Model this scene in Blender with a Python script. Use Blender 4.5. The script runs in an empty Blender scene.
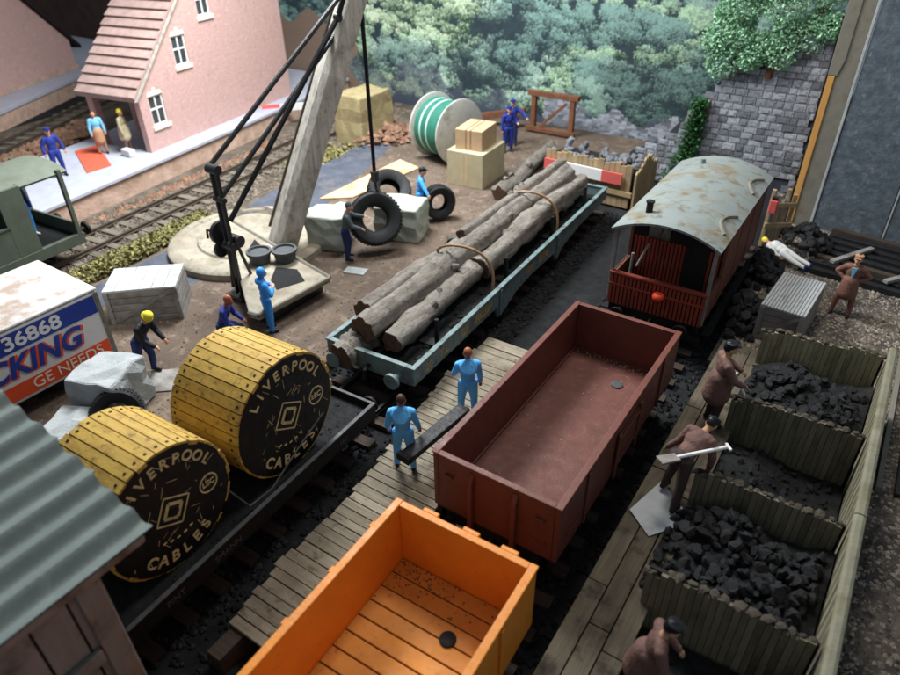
import bpy, bmesh, math, random
import numpy as np
from mathutils import Vector, Matrix, Euler
random.seed(7)
PI = math.pi
SC = bpy.context.scene
COL = SC.collection

# ------------------------------------------------------------------ camera, world, lamps, exposure
CAM_F = 670.8
cam_d = bpy.data.cameras.new('camera')
cam = bpy.data.objects.new('camera', cam_d); COL.objects.link(cam)
SC.camera = cam
cam_d.sensor_width = 36.0; cam_d.lens = CAM_F / 900 * 36
cam_d.clip_start = 0.1; cam_d.clip_end = 400
yaw, pitch, roll = -0.594076, 0.596424, -0.016235
fw = Vector((math.sin(yaw)*math.cos(pitch), math.cos(yaw)*math.cos(pitch), -math.sin(pitch)))
rt = Vector((math.cos(yaw), -math.sin(yaw), 0)); up = rt.cross(fw)
rt, up = rt*math.cos(roll)+up*math.sin(roll), -rt*math.sin(roll)+up*math.cos(roll)
mw = Matrix((rt, up, -fw)).transposed().to_4x4(); mw.translation = (0, 0, 10.45)
cam.matrix_world = mw
cam_d.dof.use_dof = True; cam_d.dof.focus_distance = 14.5; cam_d.dof.aperture_fstop = 0.36

world = bpy.data.worlds.new('World'); SC.world = world; world.use_nodes = True
bg = world.node_tree.nodes['Background']
bg.inputs[0].default_value = (0.74, 0.86, 1.0, 1); bg.inputs[1].default_value = 0.25

def area(name, loc, target, sx, sy, power, col):
    d = bpy.data.lights.new(name, 'AREA'); d.shape = 'RECTANGLE'; d.size = sx; d.size_y = sy
    d.energy = power; d.color = col
    o = bpy.data.objects.new(name, d); COL.objects.link(o); o.location = loc
    o.rotation_euler = (Vector(target)-Vector(loc)).to_track_quat('-Z', 'Y').to_euler()
    return o
area('hall_lamp', (-18, 18, 17), (-17, 15, 0), 7, 7, 8200, (0.93, 0.97, 1.0))
area('hall_lamp', (-6, 17, 22), (-6, 12, 0), 5, 5, 2000, (1.0, 0.95, 0.88))

SC.view_settings.view_transform = 'Standard'; SC.view_settings.look = 'None'
SC.view_settings.gamma = 1; SC.view_settings.use_curve_mapping = False
SC.view_settings.exposure = 0.15
SC.render.engine = 'CYCLES'
SC.cycles.use_denoising = True
SC.cycles.max_bounces = 6

# ------------------------------------------------------------------ materials
def s(r, g, b):
    f = lambda v: (v/255/12.92) if v/255 <= .04045 else ((v/255+.055)/1.055)**2.4
    return (f(r), f(g), f(b))

def pm(name, col, rough=.75, var=.25, scale=3, bump=.15, bscale=25, dirt=None, dscale=1.2, damt=.5, dsoft=.18,
       rnd=0, spec=.3, metal=0, stretch=(1, 1, 1), island=0, dirt2=None, d2scale=4, d2amt=.35):
    m = bpy.data.materials.new(name); m.use_nodes = True
    nt = m.node_tree; N = nt.nodes; L = nt.links
    b = N['Principled BSDF']
    b.inputs['Roughness'].default_value = rough; b.inputs['Metallic'].default_value = metal
    b.inputs['Specular IOR Level'].default_value = spec
    tc = N.new('ShaderNodeTexCoord'); oi = N.new('ShaderNodeObjectInfo')
    mul = N.new('ShaderNodeMath'); mul.operation = 'MULTIPLY'; mul.inputs[1].default_value = 57.0
    L.new(oi.outputs['Random'], mul.inputs[0])
    add = N.new('ShaderNodeVectorMath'); add.operation = 'ADD'
    L.new(tc.outputs['Object'], add.inputs[0]); L.new(mul.outputs[0], add.inputs[1])
    mp = N.new('ShaderNodeMapping'); mp.inputs['Scale'].default_value = stretch
    L.new(add.outputs[0], mp.inputs[0])
    def noise(sc, det=6, vec=mp):
        n = N.new('ShaderNodeTexNoise'); n.inputs['Scale'].default_value = sc; n.inputs['Detail'].default_value = det
        n.inputs['Roughness'].default_value = .62
        L.new(vec.outputs[0], n.inputs['Vector']); return n
    def rng(src, a, bb, lo, hi):
        r = N.new('ShaderNodeMapRange'); r.inputs[1].default_value = a; r.inputs[2].default_value = bb
        r.inputs[3].default_value = lo; r.inputs[4].default_value = hi
        L.new(src, r.inputs[0]); return r.outputs[0]
    n1 = noise(scale)
    val = rng(n1.outputs[0], .3, .7, 1-var, 1+var)
    if rnd:
        r2 = rng(oi.outputs['Random'], 0, 1, 1-rnd, 1+rnd)
        mm = N.new('ShaderNodeMath'); mm.operation = 'MULTIPLY'; L.new(val, mm.inputs[0]); L.new(r2, mm.inputs[1]); val = mm.outputs[0]
    if island:
        ge = N.new('ShaderNodeNewGeometry')
        r2 = rng(ge.outputs['Random Per Island'], 0, 1, 1-island, 1+island)
        mm = N.new('ShaderNodeMath'); mm.operation = 'MULTIPLY'; L.new(val, mm.inputs[0]); L.new(r2, mm.inputs[1]); val = mm.outputs[0]
    vm = N.new('ShaderNodeVectorMath'); vm.operation = 'SCALE'; vm.inputs[0].default_value = col
    L.new(val, vm.inputs['Scale'])
    out = vm.outputs[0]
    def over(out, dcol, sc, amt, soft):
        nd = noise(sc, 8, add)
        fac = rng(nd.outputs[0], .62-amt*.3, .62-amt*.3+soft, 0, min(1, .35+amt))
        mx = N.new('ShaderNodeMix'); mx.data_type = 'RGBA'
        L.new(fac, mx.inputs[0]); L.new(out, mx.inputs[6]); mx.inputs[7].default_value = (*dcol, 1)
        return mx.outputs[2]
    if dirt: out = over(out, dirt, dscale, damt, dsoft)
    if dirt2: out = over(out, dirt2, d2scale, d2amt, .1)
    L.new(out, b.inputs['Base Color'])
    nr = noise(scale*2.3, 4)
    L.new(rng(nr.outputs[0], .3, .7, max(.05, rough-.12), min(1, rough+.12)), b.inputs['Roughness'])
    if bump:
        nb = noise(bscale, 6); bp = N.new('ShaderNodeBump'); bp.inputs['Strength'].default_value = min(1, bump*2)
        bp.inputs['Distance'].default_value = .03
        L.new(nb.outputs[0], bp.inputs['Height']); L.new(bp.outputs[0], b.inputs['Normal'])
    return m

DARK = s(38, 34, 32); DUST = s(150, 142, 128); RUST = s(120, 72, 42)
MT = dict(
    ballast=pm('black ballast', s(24, 25, 27), .9, .5, 4, .5, 30, dirt=s(46, 47, 49), dscale=.5, damt=.4),
    ballast2=pm('station ballast', s(106, 96, 85), .95, .4, 3, .5, 25, dirt=s(82, 72, 62), dscale=.8, damt=.6),
    dirt=pm('brown yard earth', s(106, 91, 79), .95, .4, 1.6, .8, 9, dirt=s(70, 58, 50), dscale=.8, damt=.55, dsoft=.3, dirt2=s(140, 124, 106), d2scale=2.6, d2amt=.25),
    slate=pm('blue grey painted shade', s(78, 83, 94), .9, .25, 2, .2, 20, dirt=s(110, 102, 94), dscale=1, damt=.3),
    gravel=pm('gravel bed', s(112, 102, 90), .95, .5, 5, .5, 40, dirt=s(58, 56, 58), dscale=.7, damt=.5),
    stones=pm('gravel stones', s(140, 130, 118), .8, .2, 2, 0, 40, island=.75),
    bstones=pm('dark ballast stones', s(34, 34, 36), .8, .2, 2, 0, 40, island=.7),
    pstones=pm('brown ballast stones', s(114, 103, 91), .9, .2, 2, 0, 40, island=.5),
    rail=pm('rail steel', s(96, 84, 74), .5, .3, 4, .1, 30, metal=.5, spec=.5),
    darkrail=pm('dark rail', s(46, 42, 40), .5, .3, 4, .1, 30, metal=.4, spec=.5),
    sleeper=pm('sleeper timber', s(66, 56, 48), .9, .35, 3, .3, 20, rnd=.25, stretch=(.4, 4, 4)),
    sleeper2=pm('grey sleeper timber', s(112, 104, 92), .9, .3, 3, .3, 20, rnd=.2, stretch=(.4, 4, 4)),
    plat=pm('platform paving', s(176, 178, 190), .85, .08, 2, .1, 30, dirt=s(152, 153, 163), dscale=.8, damt=.4, dsoft=.4),
    pink=pm('pink rendered stone', s(200, 162, 155), .9, .14, 2.2, .6, 7, dirt=s(176, 142, 136), dscale=2.2, damt=.5, dsoft=.3, dirt2=s(200, 178, 165), d2scale=5, d2amt=.3),
    pinkstone=pm('pink platform stone', s(196, 166, 148), .95, .2, 2.5, .5, 8, dirt=s(150, 122, 102), dscale=1.5, damt=.5, dsoft=.3),
    roofpink=pm('pink brown roof tile', s(178, 150, 142), .85, .15, 3, .2, 20, rnd=.08, dirt=s(140, 110, 100), dscale=2, damt=.4, dsoft=.3),
    cream=pm('cream paint', s(232, 226, 205), .7, .08, 4, .05, 20, dirt=s(205, 195, 170), dscale=5, damt=.3),
    white=pm('white paint', s(228, 226, 224), .55, .05, 3, .03, 20),
    glass=pm('dark window glass', s(62, 66, 68), .15, .3, 3, 0, 10, spec=.6),
    dark=pm('dark interior', s(40, 34, 32), .9, .2),
    darkbrown=pm('dark brown board', s(74, 54, 48), .9, .3, 1),
    olive=pm('olive green paint', s(82, 89, 77), .6, .1, 3, .05, 20, dirt=s(70, 74, 64), dscale=2, damt=.4, dsoft=.3),
    oliveroof=pm('olive roof paint', s(108, 114, 100), .7, .1, 3, .05, 20, dirt=s(84, 86, 74), dscale=1, damt=.4, dsoft=.3),
    brightgreen=pm('green paint', s(62, 112, 82), .6, .15, 4, .05),
    red=pm('orange red sheet', s(222, 98, 72), .7, .08, 3, .1, 12),
    black=pm('black iron', s(26, 26, 28), .42, .35, 6, .15, 30, spec=.5, dirt=s(60, 58, 56), dscale=4, damt=.25),
    blackrope=pm('black rope', s(22, 22, 24), .8, .2, 10, .2),
    concrete=pm('pale crane concrete', s(158, 150, 134), .9, .2, 2, .35, 14, dirt=s(120, 104, 84), dscale=.9, damt=.5, dsoft=.3, dirt2=s(90, 84, 74), d2scale=3, d2amt=.2),
    jib=pm('weathered grey timber', s(190, 184, 172), .85, .3, 2.2, .4, 14, stretch=(4, 4, .25), dirt=s(132, 126, 116), dscale=1.6, damt=.4, dirt2=s(110, 102, 92), d2scale=4, d2amt=.15),
    block=pm('grey concrete block', s(172, 176, 176), .9, .12, 3, .3, 14, dirt=s(136, 140, 138), dscale=2, damt=.4, dsoft=.3, rnd=.08),
    paleblock=pm('pale green grey block', s(176, 182, 170), .9, .1, 3, .2, 14, dirt=s(140, 142, 128), dscale=2, damt=.4, dsoft=.3),
    crate=pm('grey wooden crate', s(142, 138, 132), .9, .2, 3, .3, 18, stretch=(.5, 3, 3), dirt=s(96, 88, 78), dscale=1.5, damt=.4, rnd=.1),
    crate_top=pm('pale crate lid', s(180, 182, 182), .85, .1, 3, .15, 18, dirt=s(140, 138, 132), dscale=2, damt=.35, rnd=.06),
    card=pm('cardboard', s(182, 154, 122), .85, .08, 3, .08, 20, dirt=s(168, 140, 106), dscale=2, damt=.35, dsoft=.4),
    paper=pm('pale wrapped box', s(186, 174, 142), .8, .08, 3, .08, 20, dirt=s(154, 142, 108), dscale=2, damt=.35, dsoft=.4),
    ply=pm('plywood sheet', s(216, 184, 142), .75, .1, 2, .05, 20, stretch=(4, .5, 1), dirt=s(150, 108, 76), dscale=.8, damt=.4),
    tyre=pm('tyre rubber', s(30, 31, 33), .65, .25, 6, .2, 40, spec=.4, dirt=s(60, 58, 55), dscale=4, damt=.2),
    drumwood=pm('pale drum flange', s(196, 196, 190), .85, .12, 4, .3, 18, stretch=(1, 4, 1), dirt=s(140, 134, 124), dscale=2, damt=.35),
    greencable=pm('green cable', s(50, 118, 100), .6, .2, 4, .1),
    whitecable=pm('pale cable', s(190, 214, 206), .6, .12, 4, .1),
    rustwood=pm('rust brown timber', s(116, 76, 54), .85, .25, 3, .2, 18, dirt=s(96, 60, 42), dscale=2, damt=.4),
    fence=pm('tan fence board', s(168, 146, 112), .85, .15, 2, .2, 16, stretch=(3, 3, .4), rnd=.12, dirt=s(120, 98, 72), dscale=2, damt=.35),
    redwarn=pm('faded red paint', s(214, 98, 92), .6, .1, 3, .05),
    maroon=pm('maroon wagon paint', s(106, 58, 47), .5, .12, 2, .12, 20, dirt=s(84, 47, 41), dscale=1.4, damt=.35, dsoft=.4, spec=.35),
    maroonfloor=pm('dusty maroon floor', s(102, 61, 52), .6, .16, 2.5, .15, 16, dirt=s(88, 52, 46), dscale=1.6, damt=.4, dsoft=.3, dirt2=s(118, 80, 72), d2scale=5, d2amt=.2),
    orange=pm('orange wagon paint', s(224, 136, 40), .45, .08, 2, .12, 20, dirt=s(200, 112, 30), dscale=1.4, damt=.3, dsoft=.4, spec=.35, dirt2=s(120, 70, 26), d2scale=9, d2amt=.04),
    orangefloor=pm('orange floor plank', s(216, 142, 58), .55, .1, 2.5, .08, 20, rnd=.05, dirt=s(186, 110, 40), dscale=2, damt=.35, dsoft=.3, dirt2=s(96, 52, 22), d2scale=6, d2amt=.05),
    under=pm('black underframe', s(20, 20, 20), .7, .3, 4, .2),
    bluegrey=pm('blue grey wagon paint', s(110, 130, 131), .55, .12, 3, .08, 20, dirt=s(84, 86, 80), dscale=2.5, damt=.45, dirt2=s(58, 52, 46), d2scale=6, d2amt=.25),
    welldeck=pm('black deck load', s(22, 22, 23), .85, .5, 5, .5, 25),
    bark=pm('grey bark', s(120, 114, 106), .95, .45, 5, 1.0, 12, stretch=(1, 1, .3), dirt=s(98, 90, 82), dscale=4, damt=.5, dsoft=.3, rnd=.12, dirt2=s(60, 54, 49), d2scale=7, d2amt=.25),
    logend=pm('sawn log end', s(88, 66, 52), .9, .3, 8, .3, 18, dirt=s(62, 46, 38), dscale=5, damt=.4),
    strap=pm('brown strap', s(146, 112, 78), .5, .15, 5, .1, spec=.5),
    gold=pm('worn cream lettering', s(196, 178, 130), .6, .25, 9, 0),
    brownletter=pm('worn brown lettering', s(168, 142, 84), .7, .35, 9, 0),
    yellow=pm('yellow drum slat', s(190, 156, 74), .65, .14, 3, .15, 18, stretch=(.5, 3, 3), rnd=.07, dirt=s(158, 120, 54), dscale=3, damt=.4, dirt2=s(70, 54, 34), d2scale=7, d2amt=.22),
    drumface=pm('black drum face', s(17, 17, 19), .55, .3, 4, .15, 20, dirt=s(44, 41, 36), dscale=3, damt=.25),
    plank=pm('weathered deck plank', s(146, 136, 118), .9, .25, 2.5, .35, 18, stretch=(.4, 5, 3), rnd=.16, dirt=s(104, 90, 74), dscale=1.2, damt=.5, dsoft=.3, dirt2=s(44, 38, 34), d2scale=4, d2amt=.2),
    bluecloth=pm('sky blue boilersuit', s(96, 184, 248), .5, .1, 9, .5, 14),
    hoodblue=pm('bright blue boilersuit', s(56, 148, 230), .5, .1, 9, .5, 14),
    navy=pm('navy cloth', s(38, 52, 134), .55, .15, 9, .5, 14),
    navydark=pm('dark navy cloth', s(36, 46, 92), .65, .12, 6, .05),
    blackcloth=pm('black cloth', s(30, 30, 34), .7, .1, 6, .05),
    browncloth=pm('brown cloth', s(112, 82, 74), .7, .2, 7, .6, 12, dirt=s(80, 58, 52), dscale=3, damt=.3),
    dkbrown=pm('dark brown cloth', s(62, 48, 46), .8, .15, 6, .05),
    suit=pm('brown suit', s(126, 88, 74), .7, .2, 8, .5, 14),
    greycloth=pm('grey green cloth', s(84, 94, 98), .75, .12, 6, .05),
    ltblue=pm('light blue cloth', s(122, 188, 218), .7, .06, 6, .04),
    tancloth=pm('tan cloth', s(176, 136, 104), .75, .08, 6, .04),
    yellowcloth=pm('yellow cloth', s(232, 214, 60), .6, .06, 6, .04),
    whitecloth=pm('white cloth', s(218, 218, 214), .7, .05, 6, .04),
    skin=pm('skin', s(206, 152, 122), .6, .05, 6, .02),
    dkskin=pm('red brown painted head', s(156, 92, 64), .5, .08, 6, .02),
    hair=pm('brown hair', s(74, 50, 40), .6, .1, 6, .05),
    shoe=pm('black shoe', s(24, 26, 30), .4, .1, 6, .03),
    vanred=pm('red brown van plank', s(146, 62, 46), .65, .12, 3, .1, 18, rnd=.08, dirt=s(104, 46, 36), dscale=2, damt=.4, dsoft=.3, stretch=(3, 3, .4)),
    vanside=pm('dirty van side', s(118, 70, 54), .7, .15, 2, .1, 18, dirt=s(90, 62, 50), dscale=2, damt=.4, rnd=.06),
    vanroof=pm('grey green van roof', s(128, 136, 133), .75, .08, 1.5, .1, 18, dirt=s(122, 104, 74), dscale=1.3, damt=.36, dsoft=.12, dirt2=s(100, 80, 56), d2scale=3.2, d2amt=.25),
    orangelamp=pm('orange red lamp', s(224, 72, 36), .5, .05),
    sooty=pm('soot stained plank', s(116, 111, 92), .85, .2, 2, .2, 16, stretch=(3, 3, .4), rnd=.08, dirt=s(40, 39, 37), dscale=.9, damt=.55, dsoft=.3),
    deckwood=pm('grimy deck timber', s(104, 94, 78), .9, .3, 2.5, .4, 14, stretch=(5, .3, 3), rnd=.1, dirt=s(66, 60, 52), dscale=1.0, damt=.55, dsoft=.3, dirt2=s(36, 34, 33), d2scale=2.5, d2amt=.25),
    timber=pm('olive brown plank', s(154, 146, 116), .85, .18, 2, .2, 16, stretch=(3, 3, .4), rnd=.15, dirt=s(84, 78, 58), dscale=2, damt=.4),
    timbertop=pm('pale wall capping', s(130, 127, 108), .85, .15, 3, .2, 16, dirt=s(108, 100, 76), dscale=2, damt=.4),
    rough=pm('rough stone capping', s(74, 67, 57), .95, .3, 5, .6, 14, rnd=.15),
    coal=pm('coal', s(19, 19, 22), .6, .4, 4, .6, 9, spec=.5, rnd=.3),
    coaldust=pm('coal dust', s(26, 26, 27), .85, .4, 4, .5, 20, dirt=s(42, 41, 40), dscale=2, damt=.35),
    greypanel=pm('mottled dark grey panel', s(96, 106, 114), .75, .35, 4, .25, 12, dirt=s(66, 76, 86), dscale=3, damt=.5, dsoft=.3, dirt2=s(150, 158, 162), d2scale=5, d2amt=.12),
    ironpot=pm('grey iron', s(74, 76, 78), .6, .3, 4, .2, 20),
    stripwood=pm('orange pine strip', s(206, 152, 84), .7, .12, 2, .1, stretch=(3, 3, .3)),
    boardedge=pm('brown grey board edge', s(128, 124, 112), .85, .2, 2, .15, dirt=s(104, 94, 74), dscale=2, damt=.4),
    wallstone=pm('grey printed stone', s(150, 153, 159), .85, .3, 5, .4, 12, rnd=.5, dirt=s(90, 92, 102), dscale=2.2, damt=.4, dsoft=.2),
    mortar=pm('dark joint', s(58, 60, 70), .9, .2),
    tanstack=pm('tan stack', s(160, 146, 108), .9, .15, 3, .4, 10, dirt=s(126, 110, 78), dscale=2, damt=.45, dsoft=.3),
    ivy=pm('green ivy', s(44, 92, 44), .7, .2, 4, 0, 10, island=.45),
    bush=pm('pale green bush leaves', s(150, 192, 156), .8, .25, 2, 0, 10, island=.4),
    moss=pm('dry yellow grass', s(136, 130, 84), .9, .2, 4, 0, 10, island=.4),
    corr=pm('grey green corrugated sheet', s(118, 128, 123), .6, .1, 2, .08, 20, rnd=.06, dirt=s(96, 106, 100), dscale=1.5, damt=.45, dsoft=.4, dirt2=s(140, 146, 140), d2scale=3, d2amt=.2),
    shedwood=pm('grey brown shed timber', s(128, 122, 116), .85, .2, 2, .2, 16, stretch=(3, 3, .4), rnd=.12, dirt=s(78, 66, 56), dscale=2, damt=.4),
    truckblue=pm('blue livery band', s(40, 62, 148), .5, .05, 3, .02),
    truckred=pm('red livery band', s(226, 84, 48), .5, .05, 3, .02),
    truckwhite=pm('white truck body', s(220, 216, 212), .5, .04, 2, .02, dirt=s(188, 182, 176), dscale=2, damt=.25, dsoft=.4),
    trucktop=pm('white truck roof', s(200, 198, 195), .6, .04, 2, .03, dirt=s(166, 136, 114), dscale=1.7, damt=.42, dsoft=.12),
    metal=pm('pale metal', s(200, 206, 212), .35, .1, 4, .05, metal=.6, spec=.6),
    debris=pm('orange brown rubble', s(138, 106, 86), .95, .3, 3, .5, 10, island=.35),
)

# ------------------------------------------------------------------ mesh helpers
class MB:
    def __init__(self): self.v = []; self.f = []
    def add(self, v, f):
        o = len(self.v); self.v += [tuple(p) for p in v]; self.f += [tuple(i+o for i in q) for q in f]; return self
    def box(self, x0, x1, y0, y1, z0, z1, M=None):
        v = [(x, y, z) for z in (z0, z1) for x, y in ((x0, y0), (x1, y0), (x1, y1), (x0, y1))]
        if M is not None: v = [M @ Vector(p) for p in v]
        return self.add(v, [(3, 2, 1, 0), (4, 5, 6, 7), (0, 1, 5, 4), (1, 2, 6, 5), (2, 3, 7, 6), (3, 0, 4, 7)])
    def prism(self, poly, a, b, axis='x'):
        n = len(poly)
        mk = {'x': lambda t, p: (t, p[0], p[1]), 'y': lambda t, p: (p[0], t, p[1]), 'z': lambda t, p: (p[0], p[1], t)}[axis]
        v = [mk(a, p) for p in poly] + [mk(b, p) for p in poly]
        return self.add(v, [tuple(range(n)), tuple(range(2*n-1, n-1, -1))] + [(i, i+n, (i+1) % n+n, (i+1) % n) for i in range(n)])
    def tube(self, pts, r, n=10, caps=True):
        pts = [Vector(p) for p in pts]; k = len(pts)
        rr = r if isinstance(r, (list, tuple)) else [r]*k
        prev = None; rings = []
        for i, p in enumerate(pts):
            t = (pts[min(i+1, k-1)]-pts[max(i-1, 0)]).normalized()
            if prev is None:
                a = t.orthogonal().normalized()
            else:
                a = (prev-t*prev.dot(t)).normalized()
            prev = a; b = t.cross(a)
            rings.append([p+(a*math.cos(2*PI*j/n)+b*math.sin(2*PI*j/n))*rr[i] for j in range(n)])
        v = [q for g in rings for q in g]
        f = [(i*n+j, i*n+(j+1) % n, (i+1)*n+(j+1) % n, (i+1)*n+j) for i in range(k-1) for j in range(n)]
        if caps: f += [tuple(range(n-1, -1, -1)), tuple((k-1)*n+j for j in range(n))]
        return self.add(v, f)
    def cyl(self, p, q, r, n=16): return self.tube([p, q], r, n)
    def lathe(self, prof, n=24, M=None):
        # prof: list of (r, z)
        k = len(prof); v = []
        for r, z in prof:
            v += [(r*math.cos(2*PI*j/n), r*math.sin(2*PI*j/n), z) for j in range(n)]
        if M is not None: v = [M @ Vector(p) for p in v]
        f = [(i*n+j, i*n+(j+1) % n, (i+1)*n+(j+1) % n, (i+1)*n+j) for i in range(k-1) for j in range(n)]
        f += [tuple(range(n-1, -1, -1)), tuple((k-1)*n+j for j in range(n))]
        return self.add(v, f)
    def torus(self, R, prof, n=32, M=None):
        # prof: closed loop of (radial offset, z)
        k = len(prof); v = []
        for j in range(n):
            c_, s_ = math.cos(2*PI*j/n), math.sin(2*PI*j/n)
            v += [((R+a)*c_, (R+a)*s_, z) for a, z in prof]
        if M is not None: v = [M @ Vector(p) for p in v]
        return self.add(v, [(j*k+i, ((j+1) % n)*k+i, ((j+1) % n)*k+(i+1) % k, j*k+(i+1) % k) for j in range(n) for i in range(k)])
    def rock(self, c, r, seed=None, squash=1):
        rnd = random.Random(seed)
        b = ICO1
        M = Matrix.Rotation(rnd.uniform(0, 6), 3, 'Z') @ Matrix.Rotation(rnd.uniform(0, 6), 3, 'X')
        sx, sy, sz = [rnd.uniform(.65, 1.2) for _ in range(3)]
        v = []
        for p in b[0]:
            q = M @ Vector((p[0]*sx, p[1]*sy, p[2]*sz))*r*rnd.uniform(.75, 1.15)
            v.append((c[0]+q.x, c[1]+q.y, c[2]+q.z*squash))
        return self.add(v, b[1])
    def mesh(self, name, mat, smooth=False):
        me = bpy.data.meshes.new(name); me.from_pydata([tuple(p) for p in self.v], [], self.f)
        bm = bmesh.new(); bm.from_mesh(me); bmesh.ops.recalc_face_normals(bm, faces=bm.faces); bm.to_mesh(me); bm.free()
        me.materials.append(MT[mat] if isinstance(mat, str) else mat)
        if smooth: me.polygons.foreach_set('use_smooth', [True]*len(me.polygons))
        return me
    def build(self, name, mat, parent=None, bevel=0, smooth=False, loc=None, rot=None):
        me = self.mesh(name, mat, smooth)
        if smooth == 'auto':
            me.set_sharp_from_angle(angle=math.radians(40))
        return put(name, me, parent, loc, rot, bevel)

def put(name, me, parent=None, loc=None, rot=None, bevel=0, scale=None):
    o = bpy.data.objects.new(name, me); COL.objects.link(o)
    if parent is not None: o.parent = parent
    if loc is not None: o.location = loc
    if rot is not None: o.rotation_euler = rot
    if scale is not None: o.scale = scale
    if bevel:
        b = o.modifiers.new('bevel', 'BEVEL'); b.width = bevel; b.segments = 2; b.limit_method = 'ANGLE'; b.angle_limit = math.radians(35)
        b.harden_normals = False
    return o

def ico(sub):
    bm = bmesh.new(); bmesh.ops.create_icosphere(bm, subdivisions=sub, radius=1)
    r = ([tuple(v.co) for v in bm.verts], [tuple(v.index for v in f.verts) for f in bm.faces]); bm.free(); return r
ICO1 = ico(1); ICO2 = ico(2); ICO3 = ico(3)

def tag(o, label=None, cat=None, group=None, kind=None):
    if label: o['label'] = label
    if cat: o['category'] = cat
    if group: o['group'] = group
    if kind: o['kind'] = kind
    return o
def thing(name, label, cat, loc=(0, 0, 0), rz=0, group=None):
    o = bpy.data.objects.new(name, None); COL.objects.link(o); o.empty_display_size = .2
    o.location = loc; o.rotation_euler = (0, 0, rz)
    return tag(o, label, cat, group)
def struct(name, label=None, loc=(0, 0, 0), rz=0):
    o = bpy.data.objects.new(name, None); COL.objects.link(o); o.location = loc; o.rotation_euler = (0, 0, rz)
    return tag(o, label, None, None, 'structure')
def box(name, mat, parent, x0, x1, y0, y1, z0, z1, bevel=.015):
    return MB().box(x0, x1, y0, y1, z0, z1).build(name, mat, parent, bevel)

def text(body, size, mat, parent, M, name='lettering', extrude=.004, bold=0, shear=0, align='CENTER', sx=1):
    cu = bpy.data.curves.new('t', 'FONT'); cu.body = body; cu.size = size; cu.align_x = align; cu.align_y = 'CENTER'
    cu.extrude = extrude; cu.offset = bold; cu.shear = shear; cu.resolution_u = 4
    o = bpy.data.objects.new('t', cu); COL.objects.link(o)
    dg = bpy.context.evaluated_depsgraph_get()
    me = bpy.data.meshes.new_from_object(o.evaluated_get(dg))
    bpy.data.objects.remove(o); bpy.data.curves.remove(cu)
    me.transform(M @ Matrix.Diagonal((sx, 1, 1, 1))); me.materials.clear(); me.materials.append(MT[mat])
    return put(name, me, parent)

def scatter(name, mat, n, fn, rmin, rmax, label, cat, seed=1, squash=.8):
    rs = random.Random(seed); mb = MB()
    oct_v = [(1, 0, 0), (-1, 0, 0), (0, 1, 0), (0, -1, 0), (0, 0, 1), (0, 0, -1)]
    oct_f = [(0, 2, 4), (2, 1, 4), (1, 3, 4), (3, 0, 4), (2, 0, 5), (1, 2, 5), (3, 1, 5), (0, 3, 5)]
    V = []; F = []
    for i in range(n):
        p = fn(rs)
        if p is None: continue
        r = rs.uniform(rmin, rmax); a = rs.uniform(0, 6.3); c_, s_ = math.cos(a), math.sin(a); o = len(V)
        for q in oct_v:
            k = r*rs.uniform(.6, 1.2); x, y, z = q[0]*k, q[1]*k, q[2]*k*squash
            V.append((p[0]+x*c_-y*s_, p[1]+x*s_+y*c_, p[2]+z))
        F += [(a_+o, b_+o, c2+o) for a_, b_, c2 in oct_f]
    me = bpy.data.meshes.new(name); me.from_pydata(V, [], F); me.materials.append(MT[mat])
    return tag(put(name, me), label, cat, None, 'stuff')
def leaves(name, mat, parent, n, fn, size, seed=1):
    rs = random.Random(seed); V = []; F = []
    for i in range(n):
        p = fn(rs)
        if p is None: continue
        sz = size*rs.uniform(.6, 1.3)
        M = Euler((rs.uniform(-1.2, 1.2), rs.uniform(-1.2, 1.2), rs.uniform(0, 6.3))).to_matrix()
        o = len(V)
        for q in ((-.5, 0, 0), (0, -.35, .08), (.5, 0, 0), (0, .35, .08)):
            w = M @ Vector(q)*sz; V.append((p[0]+w.x, p[1]+w.y, p[2]+w.z))
        F.append((o, o+1, o+2, o+3))
    me = bpy.data.meshes.new(name); me.from_pydata(V, [], F); me.materials.append(MT[mat])
    return put(name, me, parent)

# ------------------------------------------------------------------ the setting
def lerp_path(keys):
    ys = [k[0] for k in keys]; xs = [k[1] for k in keys]
    return lambda y: float(np.interp(y, ys, xs))
T1 = lerp_path([(-8, -2.9), (0, -3.35), (5, -3.6), (9.8, -3.79), (18, -3.94), (26, -3.98)])
T2 = lerp_path([(-8, -8.4), (2, -8.57), (8, -8.79), (10, -8.82), (16, -9.1), (22, -9.37), (24, -9.44)])
T3 = lerp_path([(-8, -21.9), (5, -22.1), (10, -22.35), (17, -22.95), (24, -23.8), (31, -24.9)])
T4 = lerp_path([(-8, -32.2), (10, -34), (16, -36.2), (24, -40.2), (31, -43.5)])

g = MB().box(-70, 6.5, -14, 46, -.3, 0).build('ground', 'ballast'); tag(g, 'black ballast trackbed of the goods yard', None, None, 'structure')

# station side ballast
sb = MB().prism([(-36.5, -10), (-19, -10), (-19.3, 12), (-20.6, 20), (-21.6, 31.0), (-40, 31.0)], .004, .06, 'z').build('trackbed', 'ballast2')
tag(sb, 'brown grey ballast under the station track', None, None, 'structure')

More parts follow.
